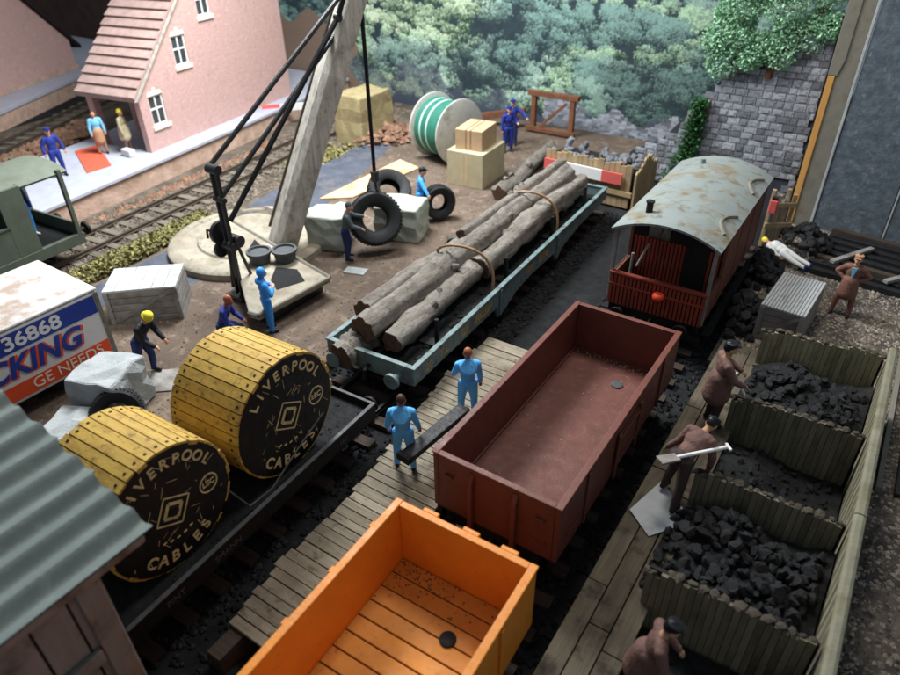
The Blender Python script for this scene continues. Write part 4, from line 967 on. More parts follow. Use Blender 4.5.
# ------------------------------------------------------------------ brake van
def brake_van():
    t = thing('brake_van', 'red brown brake van with open veranda and grey green curved roof', 'brake van', (-3.94, 15.34, 0), .006)
    L = 5.6; W = 2.5; zb = 1.0
    running_gear(t, 0, L, 0, zb, w=W)
    box('floor', 'under', t, -W/2, W/2, 0, L, zb, zb+.1)
    n = 24
    pm_ = MB().box(-.036, .036, -.03, .03, 0, 1).mesh('plank', 'vanred')
    fr = box('veranda_front', 'dark', t, -W/2, W/2, .035, .075, zb+.02, zb+.86, 0)
    for k in range(n): put('plank', pm_, fr, (-W/2+.052+k*(W-.1)/(n-1), .0, zb-.02), None, 0, (1, 1, .86))
    box('rail', 'vanred', fr, -W/2-.02, W/2+.02, -.05, .09, zb+.862, zb+.93, .01)
    box('rail', 'vanred', fr, -W/2-.0, W/2+.0, -.05, -.032, zb+.55, zb+.6, .004)
    bh = box('bulkhead', 'dark', t, -W/2+.08, W/2-.08, 1.35, 1.42, zb+.1, zb+2.2, 0)  # dark above the planks: veranda interior shadow put into the colour
    pm2 = MB().box(-.036, .036, -.03, .03, 0, 1).mesh('plank', 'vanred')
    for k in range(n-1): put('plank', pm2, bh, (-W/2+.14+k*(W-.28)/(n-2), 1.33, zb+.1), None, 0, (1, 1, 1.35))
    box('door', 'dark', bh, .25, .85, 1.27, 1.298, zb+.12, zb+1.75); box('window', 'glass', bh, -.8, -.2, 1.3, 1.34, zb+1.46, zb+1.95)
    for sx in (-1, 1):
        sd = box('side_wall', 'vanside', t, *sorted((sx*W/2, sx*(W/2-.08))), 1.43, L, zb+.02, zb+2.16, 0)
        low = box('veranda_side', 'vanside', t, *sorted((sx*W/2, sx*(W/2-.06))), .08, 1.42, zb+.02, zb+.8, 0)
        for k in range(8):
            MB().box(*sorted((sx*(W/2+.002), sx*(W/2+.022))), .02, L, zb+.03+k*.1*1.0, zb+.03+k*.1+.088).build('plank', 'vanside', low)
        for k in range(13):
            MB().box(*sorted((sx*(W/2+.002), sx*(W/2+.022))), 1.35, L, zb+.84+k*.1, zb+.84+k*.1+.088).build('plank', 'vanside', sd)
        for y in (.06, 1.35, 2.8, 4.2, L-.06): box('post', 'vanside' if y > .1 else 'crate', t, *sorted((sx*(W/2-.05), sx*(W/2+.04))), y-.05, y+.05, zb, zb+2.14, .008)
        box('step_board', 'under', t, *sorted((sx*(W/2+.02), sx*(W/2+.22))), .3, L-.3, .55, .6)
    box('end_wall', 'vanside', t, -W/2+.01, W/2-.01, L-.08, L-.01, zb+.02, zb+2.2, 0)
    n = 14; RW = 1.37; a0 = .52; R = RW/math.sin(a0)
    pts = [(R*math.sin(a), 3.14-R*math.cos(a0)+R*math.cos(a)) for a in [(-1+2*i/n)*a0 for i in range(n+1)]]
    rf = MB().prism(pts+[(x*.985, z-.055) for x, z in pts[::-1]], -.08, L+.06, 'y').build('roof', 'vanroof', t, smooth='auto')
    def rz_(x): return 3.14-R*math.cos(a0)+math.sqrt(R*R-x*x)
    # curved rain strips near the right edge
    for yc in (1.35, 4.35):
        P = []
        for i in range(11):
            u_ = -1+2*i/10; x = 1.2-.24*(1-u_*u_)-.0; y = yc+u_*.62
            P.append((x, y, rz_(x)+.015))
        MB().tube(P, .05, 6).build('rain_strip', 'boardedge', rf)
    MB().cyl((-.72, .75, rz_(-.72)-.05), (-.72, .75, rz_(-.72)+.26), .085, 14).build('stove_pipe', 'under', rf, smooth='auto')
    MB().cyl((-.72, .75, rz_(-.72)+.261), (-.72, .75, rz_(-.72)+.3), .11, 14).build('pipe_cap', 'under', rf, smooth='auto')
    for yv in (4.9,): MB().cyl((-.55, yv, rz_(-.55)-.03), (-.55, yv, rz_(-.55)+.14), .07, 12).build('vent', 'vanroof', rf, smooth='auto')
    lm = MB().lathe([(.02, 0), (.13, .02), (.16, .1), (.13, .18), (.03, .21)], 16, Matrix.Translation((.12, -.15, zb+.5))).build('tail_lamp', 'orangelamp', t, smooth=True)
    MB().tube([(.0, -.13, zb+.66), (.1, -.2, zb+.75), (.24, -.13, zb+.66)], .02, 6).build('lamp_handle', 'orangelamp', lm)
    MB().tube([(-.75, .5, zb+.95), (-.55, .65, zb+1.6)], .03, 8).build('brake_lever', 'crate', t)
    MB().cyl((-.95, .7, zb+.1), (-.95, .7, zb+1.2), .04, 8).build('brake_column', 'crate', t)
brake_van()

# ------------------------------------------------------------------ log wagon with deep side plates
def well_wagon():
    rz = math.atan2(.56, 12.6)
    L = 12.6; W = 2.55; zt = 1.25
    t = thing('log_wagon', 'long blue grey wagon loaded with grey logs', 'wagon', (-8.81, 9.6, 0), rz)
    box('deck', 'welldeck', t, -W/2+.08, W/2-.08, .1, L-.1, .72, .93, 0)
    prof = [(0, zt), (L, zt), (L, zt-.42), (L*.80, zt-.46), (L*.70, zt-.62), (L*.66, zt-.86), (L*.645, zt-.86), (L*.635, zt-.58), (L*.5, zt-.52), (L*.42, zt-.6), (L*.36, zt-.86), (L*.33, zt-.86), (L*.325, zt-.52), (0, zt-.46)]
    for sx in (-1, 1):
        a, b = sorted((sx*W/2, sx*(W/2-.09)))
        sd = MB().prism(prof[::-1], a, b, 'x').build('side_plate', 'bluegrey', t, .012)
        rr = [(0, zt+.002), (L, zt+.002)]
        MB().box(*sorted((sx*(W/2-.1), sx*(W/2+.035))), -.02, L+.02, zt+.002, zt+.05).build('top_rim', 'bluegrey', sd, .012)
        for y in (L*.34, L*.65): box('gusset', 'bluegrey', sd, *sorted((sx*(W/2+.002), sx*(W/2+.05))), y-.05, y+.05, zt-.82, zt-.02, .01)
        R = Matrix.Rotation(PI/2, 4, 'Z') @ Matrix.Rotation(PI/2, 4, 'X')
        if sx == 1:
            for body, yc in (('20', L*.05), ('T.L', L*.105), ('CL', L*.185), ('200321', L*.265), ('031', L*.495), ('2010', L*.565)):
                text(body, .34, 'brownletter', sd, Matrix.Translation((W/2+.004, yc, zt-.26)) @ R, bold=.006)
    for y in (0, L-.1):
        e = MB().box(-W/2+.095, W/2-.095, y, y+.09, zt-.48, zt).build('end_plate', 'bluegrey', t, .012)
        box('end_rim', 'bluegrey', e, -W/2+.1, W/2-.1, y-.02, y+.11, zt+.002, zt+.05, .012)
    for yb in (1.6, L-1.6):
        box('bogie_frame', 'under', t, -1.0, 1.0, yb-1.2, yb+1.2, .5, .7)
        for dy in (-.75, .75):
            for sx in (-1, 1):
                MB().lathe([(.1, -.06), (.4, -.06), (.44, -.03), (.4, .06), (.1, .05)], 20, Matrix.Translation((sx*.62, yb+dy, .7)) @ Matrix.Rotation(-sx*PI/2, 4, 'Y')).build('wheel', 'under', t, smooth='auto')
    for sx in (-1, 1):
        for y, d in ((0, -1), (L, 1)):
            x = sx*.85
            MB().cyl((x, y, .98), (x, y+d*.26, .98), .09, 12).cyl((x, y+d*.26, .98), (x, y+d*.34, .98), .2, 18).build('buffer', 'bluegrey', t, smooth='auto')
    MB().tube([(0, -.02, .98), (0, -.2, .92), (0, -.26, .7)], .05, 8).build('coupling_hook', 'under', t)
    # bolsters and stakes
    for y in (1.5, 5.2, 8.4, 11.2):
        box('bolster', 'under', t, -1.1, 1.1, y-.15, y+.15, .932, 1.02)
        for sx in (-1, 1): box('stake', 'under', t, *sorted((sx*.92, sx*1.02)), y-.05, y+.05, 1.022, 1.72)
    # load dust and lumps on the deck
    mb = MB(); rs = random.Random(2)
    for k in range(420): mb.rock((rs.uniform(-1.1, 1.1), rs.uniform(.2, L-.2), .94), rs.uniform(.04, .13), k, .6)
    tag(mb.build('deck_rubble', 'coaldust', t), None, None, None, 'stuff')
    M = t.matrix_basis
    P = lambda x, y, z: tuple(Matrix.Translation((-8.81, 9.6, 0)) @ Matrix.Rotation(rz, 4, 'Z') @ Vector((x, y, z)))
    G = 'logs on the blue grey wagon'
    log('thick middle log on top of the wagon load', P(-.42, .35, 1.6), P(.02, 11.8, 1.75), .36, .37, 41, G, .09, .12)
    log('long grey log on the left of the wagon load', P(-.86, 1.0, 1.62), P(-.6, 12.0, 1.6), .31, .27, 42, G, .09, .11)
    log('lower right log under the middle log', P(.24, .6, 1.3), P(.2, 8.0, 1.3), .31, .26, 43, G, .1, .09)
    log('lower left log at the bottom of the wagon load', P(-.35, 1.3, 1.24), P(-.2, 10.6, 1.24), .22, .24, 44, G, .06, .05)
    log('knotted log on the right with stub branches', P(.36, 4.7, 1.42), P(.42, 12.0, 1.55), .3, .38, 45, G, .13, .13)
    log('thin twisted log lying along the top left of the load', P(-.62, 5.4, 1.95), P(-.4, 12.3, 1.98), .17, .22, 47, G, .1, .12)
    log('short log stub poking out over the left wagon end', P(-.62, -.28, 1.1), P(-.6, 1.1, 1.18), .34, .36, 46, G, .08, .02)
    # straps over the load
    for k, y in enumerate((4.35, 8.75)):
        ro = .042
        pts = []
        for i in range(17):
            a = PI*(-.02+1.04*i/16); x = 1.0*math.cos(a); z = 1.15+1.1*math.sin(a)**.85 if math.sin(a) > 0 else 1.1
            pts.append(P(x, y+.12*math.sin(i*.5), z))
        pts = [P(1.04, y, .9)]+pts+[P(-1.04, y, .9)]
        st = thing('load_strap', 'brown hoop strap over the near half of the logs' if k == 0 else 'brown hoop strap over the far half of the logs', 'strap', P(0, y, 1.0), 0, 'hoop straps round the logs')
        lp = [Vector(p)-Vector(P(0, y, 1.0)) for p in pts]
        MB().tube(lp, ro, 8).build('hoop', 'strap', st, smooth='auto')
        MB().lathe([(.08, -.05), (.1, 0), (.08, .05)], 10, Matrix.Translation(lp[0]+Vector((0, 0, .1)))).build('buckle', 'strap', st)
well_wagon()

# ------------------------------------------------------------------ black flat wagon with cable drums
def flat_wagon():
    rz = math.atan2(.22, 6.04)
    t = thing('flat_wagon', 'low black flat wagon carrying two yellow cable drums', 'wagon', (-8.79, 8.2, 0), rz)
    L = 10.6; W = 2.55
    box('deck', 'coaldust', t, -W/2+.07, W/2-.07, -L+.07, -.07, 1.0, 1.14, 0)
    for sx in (-1, 1):
        sd = box('side_plate', 'under', t, *sorted((sx*W/2, sx*(W/2-.07))), -L, 0, .92, 1.28, .01)
        box('top_rim', 'ironpot', sd, *sorted((sx*(W/2-.075), sx*(W/2+.012))), -L, 0, 1.282, 1.31, .006)
    for y in (-L, -.07):
        e = box('end_plate', 'under', t, -W/2+.073, W/2-.073, y, y+.07, .92, 1.28, .01)
        box('top_rim', 'ironpot', e, -W/2+.08, W/2-.08, y, y+.07, 1.282, 1.31, .006)
    R = Matrix.Rotation(PI/2, 4, 'Z') @ Matrix.Rotation(PI/2, 4, 'X')
    text('PINT', .17, 'ironpot', sd, Matrix.Translation((W/2+.004, -5.3, 1.08)) @ R)
    text('SMANN', .17, 'ironpot', sd, Matrix.Translation((W/2+.004, -4.2, 1.08)) @ R)
    text('181', .17, 'ironpot', sd, Matrix.Translation((W/2+.004, -1.1, 1.08)) @ R)
    running_gear(t, -L, 0, 0, 1.0, axles=(-L+2, -L+3.6, -3.4, -1.8), w=W)
    rs = random.Random(12); mb = MB()
    for k in range(260): mb.rock((rs.uniform(-1.15, 1.15), rs.uniform(-L+.2, -.15), 1.145), rs.uniform(.02, .06), k, .6)
    tag(mb.build('deck_grit', 'coaldust', t), None, None, None, 'stuff')
    return rz
FRZ = flat_wagon()

def yellow_drum(label, loc, r, wd, rz, roll):
    # local: axis along x, black face at x=0 looking +x
    t = thing('cable_drum', label, 'cable drum', loc, rz)
    AX = Matrix.Rotation(PI/2, 4, 'Y')
    f = MB().lathe([(.1, -.06), (r*.985, -.06), (r*.985, 0), (r*.93, .012), (.1, .012)], 56, AX).build('face', 'drumface', t, smooth='auto')
    MB().lathe([(.1, -.06), (r*.985, -.06), (r*.985, 0), (.1, 0)], 40, Matrix.Translation((-wd+.06, 0, 0)) @ AX).build('face', 'drumface', t, smooth='auto')
    MB().lathe([(r*.9, -wd+.1), (r*.9, -.06)], 40, AX).build('core', 'dark', t)
    n = 38; w2 = 2*PI*r/n/2*.9
    me = MB().box(-wd+.01, -.012, -w2, w2, -.05, .02).mesh('slat', 'yellow')
    nl = MB()
    for k in range(n):
        a = 2*PI*k/n+.03
        o = put('slat', me, t, (random.uniform(-.02, .02), -math.sin(a)*r, math.cos(a)*r), (a, 0, 0))
        for x in (-wd+.14, -.14):
            nl.box(x-.02, x+.02, -.02, .02, .018, .03, Matrix.Translation((0, -math.sin(a)*r, math.cos(a)*r)) @ Matrix.Rotation(a, 4, 'X'))
    tag(nl.build('nail_heads', 'under', t), None, None, None, 'stuff')
    # lettering on the face (looking along -x: right is +y, up is +z)
    F = Matrix.Rotation(PI/2, 4, 'Z') @ Matrix.Rotation(PI/2, 4, 'X')
    def put_text(ch, ang, rad, size, flip=False, mat='gold'):
        # ang measured clockwise from the top as seen
        p = Vector((.016, math.sin(ang)*rad, math.cos(ang)*rad))
        text(ch, size, mat, f, Matrix.Translation(p) @ Matrix.Rotation(-ang+(PI if flip else 0), 4, 'X') @ F, bold=.006, extrude=.003)
    wtxt = 'LIVERPOOL'
    for i, ch in enumerate(wtxt): put_text(ch, roll+(-4+i)*.235, r*.8, r*.225)
    for i, ch in enumerate('CABLES'): put_text(ch, roll+PI-(i-2.5)*.255, r*.78, r*.25, True)
    # roundel at the right with initials
    c_ = Vector((.016, math.sin(roll+1.5)*r*.62, math.cos(roll+1.5)*r*.62))
    MB().torus(r*.15, [(.014, -.003), (.014, .003), (-.014, .003), (-.014, -.003)], 24, Matrix.Translation(c_) @ AX).build('emblem', 'gold', f)
    text('LEC', r*.13, 'gold', f, Matrix.Translation(c_) @ Matrix.Rotation(-roll, 4, 'X') @ F, bold=.003, extrude=.003)
    # centre lozenge with square
    for q, w_ in ((r*.30, .014), (r*.16, .03)):
        mb = MB()
        for k in range(4):
            a, b = [Vector((0, math.cos(PI/4+PI/2*j+PI/4)*q, math.sin(PI/4+PI/2*j+PI/4)*q)) for j in (k, k+1)]
            d = (b-a).normalized(); nn = Vector((1, 0, 0)).cross(d)*w_
            mb.add([a+nn+Vector((.015, 0, 0)), b+nn+Vector((.015, 0, 0)), b-nn+Vector((.015, 0, 0)), a-nn+Vector((.015, 0, 0)), a+nn+Vector((.02, 0, 0)), b+nn+Vector((.02, 0, 0)), b-nn+Vector((.02, 0, 0)), a-nn+Vector((.02, 0, 0))], [(0, 1, 2, 3), (7, 6, 5, 4), (0, 4, 5, 1), (1, 5, 6, 2), (2, 6, 7, 3), (3, 7, 4, 0)])
        mo = mb.build('emblem', 'gold', f); mo.rotation_euler = (-roll+.35, 0, 0)
    MB().lathe([(.09, 0), (.09, .05), (.03, .05)], 14, AX).build('spindle_hole', 'under', f)
    for k in range(5):
        a = roll+PI+(-2+k)*.24
        text('-', r*.2, 'gold', f, Matrix.Translation((.016, math.sin(a)*r*.48, math.cos(a)*r*.48)) @ F, bold=.004, extrude=.003)
    rs = random.Random(int(r*1000)); mb = MB()      # scratches in the paint
    for k in range(44):
        a = rs.uniform(0, 6.28); q = rs.uniform(.3, .9)*r; l = rs.uniform(.05, .22); b = rs.uniform(0, 3.1)
        c2 = Vector((.0135, math.cos(a)*q, math.sin(a)*q)); d = Vector((0, math.cos(b), math.sin(b)))*l*.5; w_ = Vector((0, -math.sin(b), math.cos(b)))*rs.uniform(.003, .006)
        if (c2+d).length > r*.93 or (c2-d).length > r*.93: continue
        mb.add([c2-d-w_, c2+d-w_, c2+d+w_, c2-d+w_], [(0, 1, 2, 3)])
    tag(mb.build('scratches', 'gold', f), None, None, None, 'stuff')
    return t
yellow_drum('far yellow slatted cable drum with scratched black lettered face', (-7.78, 6.15, 2.36), 1.21, 1.7, FRZ, .12)
yellow_drum('near yellow slatted cable drum beside the corrugated shed roof', (-7.74, 3.55, 2.3), 1.15, 1.65, FRZ, .1)
ch = MB().tube([(-7.66, 6.9, 1.95), (-7.62, 6.0, 1.6), (-7.55, 5.3, 1.33), (-7.6, 4.8, 1.3), (-7.62, 4.5, 1.95)], .018, 6).build('lashing_wire', 'ironpot')
tag(ch, 'thin lashing wire slung between the two yellow drums', 'wire')

# ------------------------------------------------------------------ plank walkway between the sidings
def walkway():
    t = struct('plank_walkway', 'weathered plank walkway between the two sidings')
    lx = lerp_path([(2.6, -6.2), (3.4, -6.66), (4.6, -6.86), (6.3, -6.8), (8.5, -7.1), (10.7, -7.42), (12.4, -7.36), (12.75, -7.3)])
    y = 3.3; rs = random.Random(4)
    while y < 12.7:
        w = rs.uniform(.17, .25); a = lx(y+w/2)+rs.uniform(-.05, .05); b = -5.18+rs.uniform(-.03, .03)
        MB().box(a, b, y+.008, y+w-.008, .42, .5+rs.uniform(-.012, .012)).build('plank', 'plank', t, .01)
        y += w
    for x in (-6.5, -5.5): box('bearer', 'sleeper', t, x-.15, x+.15, 2.8, 12.5, 0, .415)
walkway()

# ------------------------------------------------------------------ coal bins
def coal_bins():
    t = thing('coal_bins', 'three bay olive plank coal bins with open left front', 'coal bins', (0, 0, 0))
    xr = 1.3
    # floor and loading deck on the left
    box('floor', 'coaldust', t, -1.3, xr, 4.6, 15.0, .01, .12, 0)
    dk = MB().box(-2.02, -1.32, 4.2, 15.0, .1, .75).build('deck_base', 'dark', t)
    rs = random.Random(6); y = 4.0
    dkk = MB()
    # long deck boards running beside the siding
    for i, (xa, xb) in enumerate(((-2.05, -1.72), (-1.7, -1.37), (-1.35, -1.0))):
        y = 3.4
        while y < 15.2:
            l = rs.uniform(2.2, 4.0); box('deck_board', 'deckwood', dk, xa, xb, y+.01, min(y+l, 15.3)-.01, .76, .86+rs.uniform(-.01, .01), .012); y += l
    pl = MB().box(-.05, .05, -.03, .03, 0, 1).mesh('plank', 'timber'); plS = MB().box(-.05, .05, -.03, .03, 0, 1).mesh('plank', 'sooty')
    # right wall: vertical planks and pale capping
    rw = box('right_wall', 'dark', t, xr+.06, xr+.14, 4.4, 15.0, .2, 1.95, 0)
    n = int(10.5/.108)
    for k in range(n): put('plank', plS if k % 3 else pl, rw, (xr+.015, 4.5+k*.108, .15), (0, 0, PI/2), 0, (1, 1, 1.82+rs.uniform(-.02, .02)))
    for y0, y1 in ((4.4, 9.55), (9.57, 15.0)):
        MB().prism([(xr-.04, 1.985), (xr+.145, 1.985), (xr+.14, 2.04), (xr+.09, 2.07), (xr+.01, 2.07), (xr-.035, 2.04)], y0, y1, 'y').build('capping', 'timbertop', rw, .01)
    # dividers
    for d, y in enumerate((14.82, 12.1, 9.6, 7.15)):
        dv = box('divider', 'dark', t, -1.15, xr-.05, y-.03, y+.03, .13, 1.8 if d == 0 else 1.68, 0)
        m = int((xr+1.1)/.108)
        for k in range(m):
            x = -1.12+k*.108
            hh = (1.7 if d == 0 else 1.58)+.04*rs.uniform(-1, 1)-(.12 if k < 2 else 0)+(.12*math.exp(-((x-.75)/.5)**2) if d == 0 else 0)
            put('plank', pl if d == 0 else plS, dv, (x, y-.065, .13), (0, 0, rs.uniform(-.03, .03)), 0, (1, 1, hh))
        x = -1.18
        while x < xr-.1:
            w_ = rs.uniform(.12, .26); zc = (1.86 if d == 0 else 1.74)+(.12*math.exp(-((x-.75)/.5)**2) if d == 0 else 0)-(.1 if x < -.9 else 0)
            rk = MB().rock((x, y-.03, zc), w_*.45, rs.randrange(9999), .4); rk.build('cap_stone', 'rough', dv); x += w_*.8
    # grey sheet on the deck
    s_ = MB().prism([(-2.0, 8.75), (-1.5, 8.35), (-.95, 9.1), (-1.75, 9.75)], .875, .9, 'z').build('metal_sheet', 'crate_top')
    tag(s_, 'pale grey sheet lying on the coal deck', 'sheet')
coal_bins()

def crag(seed):
    r = random.Random(seed); mb = MB(); off = [(r.uniform(-1, 1), r.uniform(-1, 1), r.uniform(-1, 1), r.uniform(.55, .95)) for _ in range(7)]
    v = []
    for p in ICO2[0]:
        q = Vector(p); k = 1.0
        for a, b, c_, d in off:           # slice flat cleavage faces
            n_ = Vector((a, b, c_)).normalized(); h_ = q.dot(n_)
            if h_ > d*.8: q = q-n_*(h_-d*.8)
        v.append(q*r.uniform(.93, 1.07))
    return mb.add(v, ICO2[1])
ROCKS = [crag(100+k).mesh('coal_lump', 'coal') for k in range(9)]
def coal_heap(label, loc, fn, n, seed, rmin=.12, rmax=.3, base=None):
    t = thing('coal_heap', label, 'coal', loc)
    rs = random.Random(seed)
    for k in range(n):
        p = fn(rs); r = rs.uniform(rmin, rmax)
        put('coal_lump', ROCKS[rs.randrange(9)], t, p, (rs.uniform(0, 6), rs.uniform(0, 6), rs.uniform(0, 6)), 0, (r, r*rs.uniform(.7, 1.1), r*rs.uniform(.6, 1)))
    if base:
        V = MB(); nx, ny = 16, 14; x0, x1, y0, y1 = base[:4]; v = []
        for j in range(ny+1):
            for i in range(nx+1):
                x = x0+(x1-x0)*i/nx; y = y0+(y1-y0)*j/ny; v.append((x, y, base[4](x, y)+rs.uniform(-.04, .04)))
        V.add(v, [(j*(nx+1)+i, j*(nx+1)+i+1, (j+1)*(nx+1)+i+1, (j+1)*(nx+1)+i) for j in range(ny) for i in range(nx)])
        V.build('coal_bed', 'coaldust', t, smooth=True)
    return t
def bin_fn(x0, x1, y0, y1, hf):
    def f(r):
        x = r.uniform(x0, x1); y = r.uniform(y0, y1); return (x, y, hf(x, y)+r.uniform(-.05, .08))
    return f
h1 = lambda x, y: .12+.42*max(0, min(1, (y+.2)/2.0))*max(.3, min(1, (x+1.6)/1.2))+.12*math.sin(x*3)*math.sin(y*2.3)
coal_heap('coal heap in the far bin next to the gravel', (0, 12.35, .62), bin_fn(-1.05, 1.1, .1, 2.1, h1), 230, 1, .06, .17, (-1.2, 1.25, -.1, 2.25, h1))
coal_heap('coal heap in the third bin nearest the camera', (0, 7.3, .62), bin_fn(-1.25, 1.1, .1, 1.9, lambda x, y: h1(x, y)+.05), 260, 2, .06, .19, (-1.3, 1.25, -.05, 2.1, h1))
h2 = lambda x, y: .02+.45*math.exp(-((x+.6)/.8)**2-((y-1.4)/.8)**2)
coal_heap('thin coal remains in the middle bin', (0, 9.75, .42), lambda r: (lambda x, y: (x, y, h2(x, y)))(max(-1.1, min(1.0, r.gauss(-.2, .7))), max(.1, min(2.1, r.gauss(1.3, .6)))), 110, 3, .04, .12, (-1.2, 1.25, -.05, 2.2, h2))
h3 = lambda x, y: .1*math.exp(-((x)/1.2)**2)
coal_heap('scattered coal in the nearest bay at the bottom edge', (0, 4.7, .3), lambda r: (r.uniform(-1.0, 1.1), r.uniform(.3, 2.2), .08), 26, 4, .05, .14, (-1.2, 1.25, 0, 2.3, h3))
hh = lambda x, y: .75*math.exp(-(x/.75)**2-(y/1.0)**2)
coal_heap('black coal pile behind the lying figure', (-1.5, 23.1, .2), lambda r: (lambda x, y: (x, y, hh(x, y)))(max(-.8, min(.8, r.gauss(0, .45))), max(-1, min(1, r.gauss(0, .55)))), 80, 5, .1, .24)
hk = lambda x, y: .9*math.exp(-(x/.5)**2-(y/.9)**2)
coal_heap('soot black heap between brake van and white crate', (-2.05, 17.6, .05), lambda r: (lambda x, y: (x, y, hk(x, y)))(max(-.25, min(.4, r.gauss(0.08, .2))), max(-1.4, min(1.4, r.gauss(0, .7)))), 90, 6, .12, .26)
coal_heap('soot black mound beside the brake van rear', (-2.2, 20.6, .05), lambda r: (lambda x, y: (x, y, hk(x, y)*.9))(max(-.2, min(.45, r.gauss(.1, .2))), max(-1.0, min(1.0, r.gauss(0, .5)))), 70, 7, .12, .26)

# stacked old sleepers on the gravel
sl = thing('sleeper_stack', 'stack of dark old sleepers behind the man in brown suit', 'sleepers', (.35, 23.2, .2), math.radians(-8))
rs = random.Random(8)
for lay in range(1):
    for k in range(8):
        y = -1.75+k*.48+lay*.12
        MB().box(-1.35, 1.5, -.11, .11, 0, .2, Matrix.Translation((rs.uniform(-.1, .1), y, lay*.225)) @ Matrix.Rotation(rs.uniform(-.03, .03), 4, 'Z')).build('sleeper', 'coal' if rs.random() < .5 else 'sleeper', sl, .02)
for x, y, a in ((-.35, -.3, 1.05), (1.25, -.9, .95)):
    tag(MB().box(-.95, .95, -.08, .08, 0, .1, Matrix.Translation((.35+x, 23.2+y, .43)) @ Matrix.Rotation(a, 4, 'Z')).build('loose_plank', 'crate', None, .01), 'grey plank laid across the sleeper stack ' + ('nearer the coal pile' if x < 0 else 'at the right picture edge'), 'plank')

# ------------------------------------------------------------------ corrugated goods shed in the near left corner
def shed():
    t = thing('goods_shed', 'timber shed with grey green corrugated roof in the near left corner', 'shed', (-5.95, 2.45, 0), 0)
    # roof in local coords: right eave at x=0, rising to the left; y from 0 back to -6
    z0 = 4.15; slope = math.radians(17)
    n = 26; pitch_ = .36
    me_n = 10; v = []; f = []
    for j, y in enumerate((0, -6.5)):
        for i in range(me_n+1):
            u_ = i/me_n*pitch_; zz = .055*math.cos(2*PI*i/me_n)
            v.append((-u_, y, zz))
        for i in range(me_n+1):
            u_ = i/me_n*pitch_; zz = .055*math.cos(2*PI*i/me_n)-.03
            v.append((-u_, y, zz))
    k = me_n+1
    for i in range(me_n):
        f += [(i, i+1, 2*k+i+1, 2*k+i), (k+i+1, k+i, 3*k+i, 3*k+i+1), (i+1, i, k+i, k+i+1), (2*k+i, 2*k+i+1, 3*k+i+1, 3*k+i)]
    me = MB().add(v, f).mesh('corrugation', 'corr', True); me.set_sharp_from_angle(angle=math.radians(60))
    rf = bpy.data.objects.new('roof', None); COL.objects.link(rf); rf.parent = t; rf.location = (0, 0, z0); rf.rotation_euler = (0, slope, 0)
    for i in range(16): put('corrugation', me, rf, (-i*pitch_, random.uniform(-.02, .02), 0))
    box('purlin', 'shedwood', rf, -5.6, -.05, -.5, -.35, -.25, -.09)
    box('eave_board', 'shedwood', rf, -.12, -.04, -6.4, -.1, -.25, -.09)
    w = bpy.data.objects.new('side_wall', None); COL.objects.link(w); w.parent = t
    box('wall_backing', 'dark', w, -.42, -.36, -6.3, -.62, .5, 3.95, 0)
    for k in range(13):
        y = -.66-k*.43
        box('plank', 'shedwood', w, -.35, -.27, y-.4, y, .5, 3.92, .012)
    box('post', 'shedwood', w, -.5, -.2, -.98, -.68, .0, 3.95, .02)
    for z in (1.2, 2.6): box('ledge', 'shedwood', w, -.26, -.17, -6.2, -1.0, z, z+.22, .015)
shed()

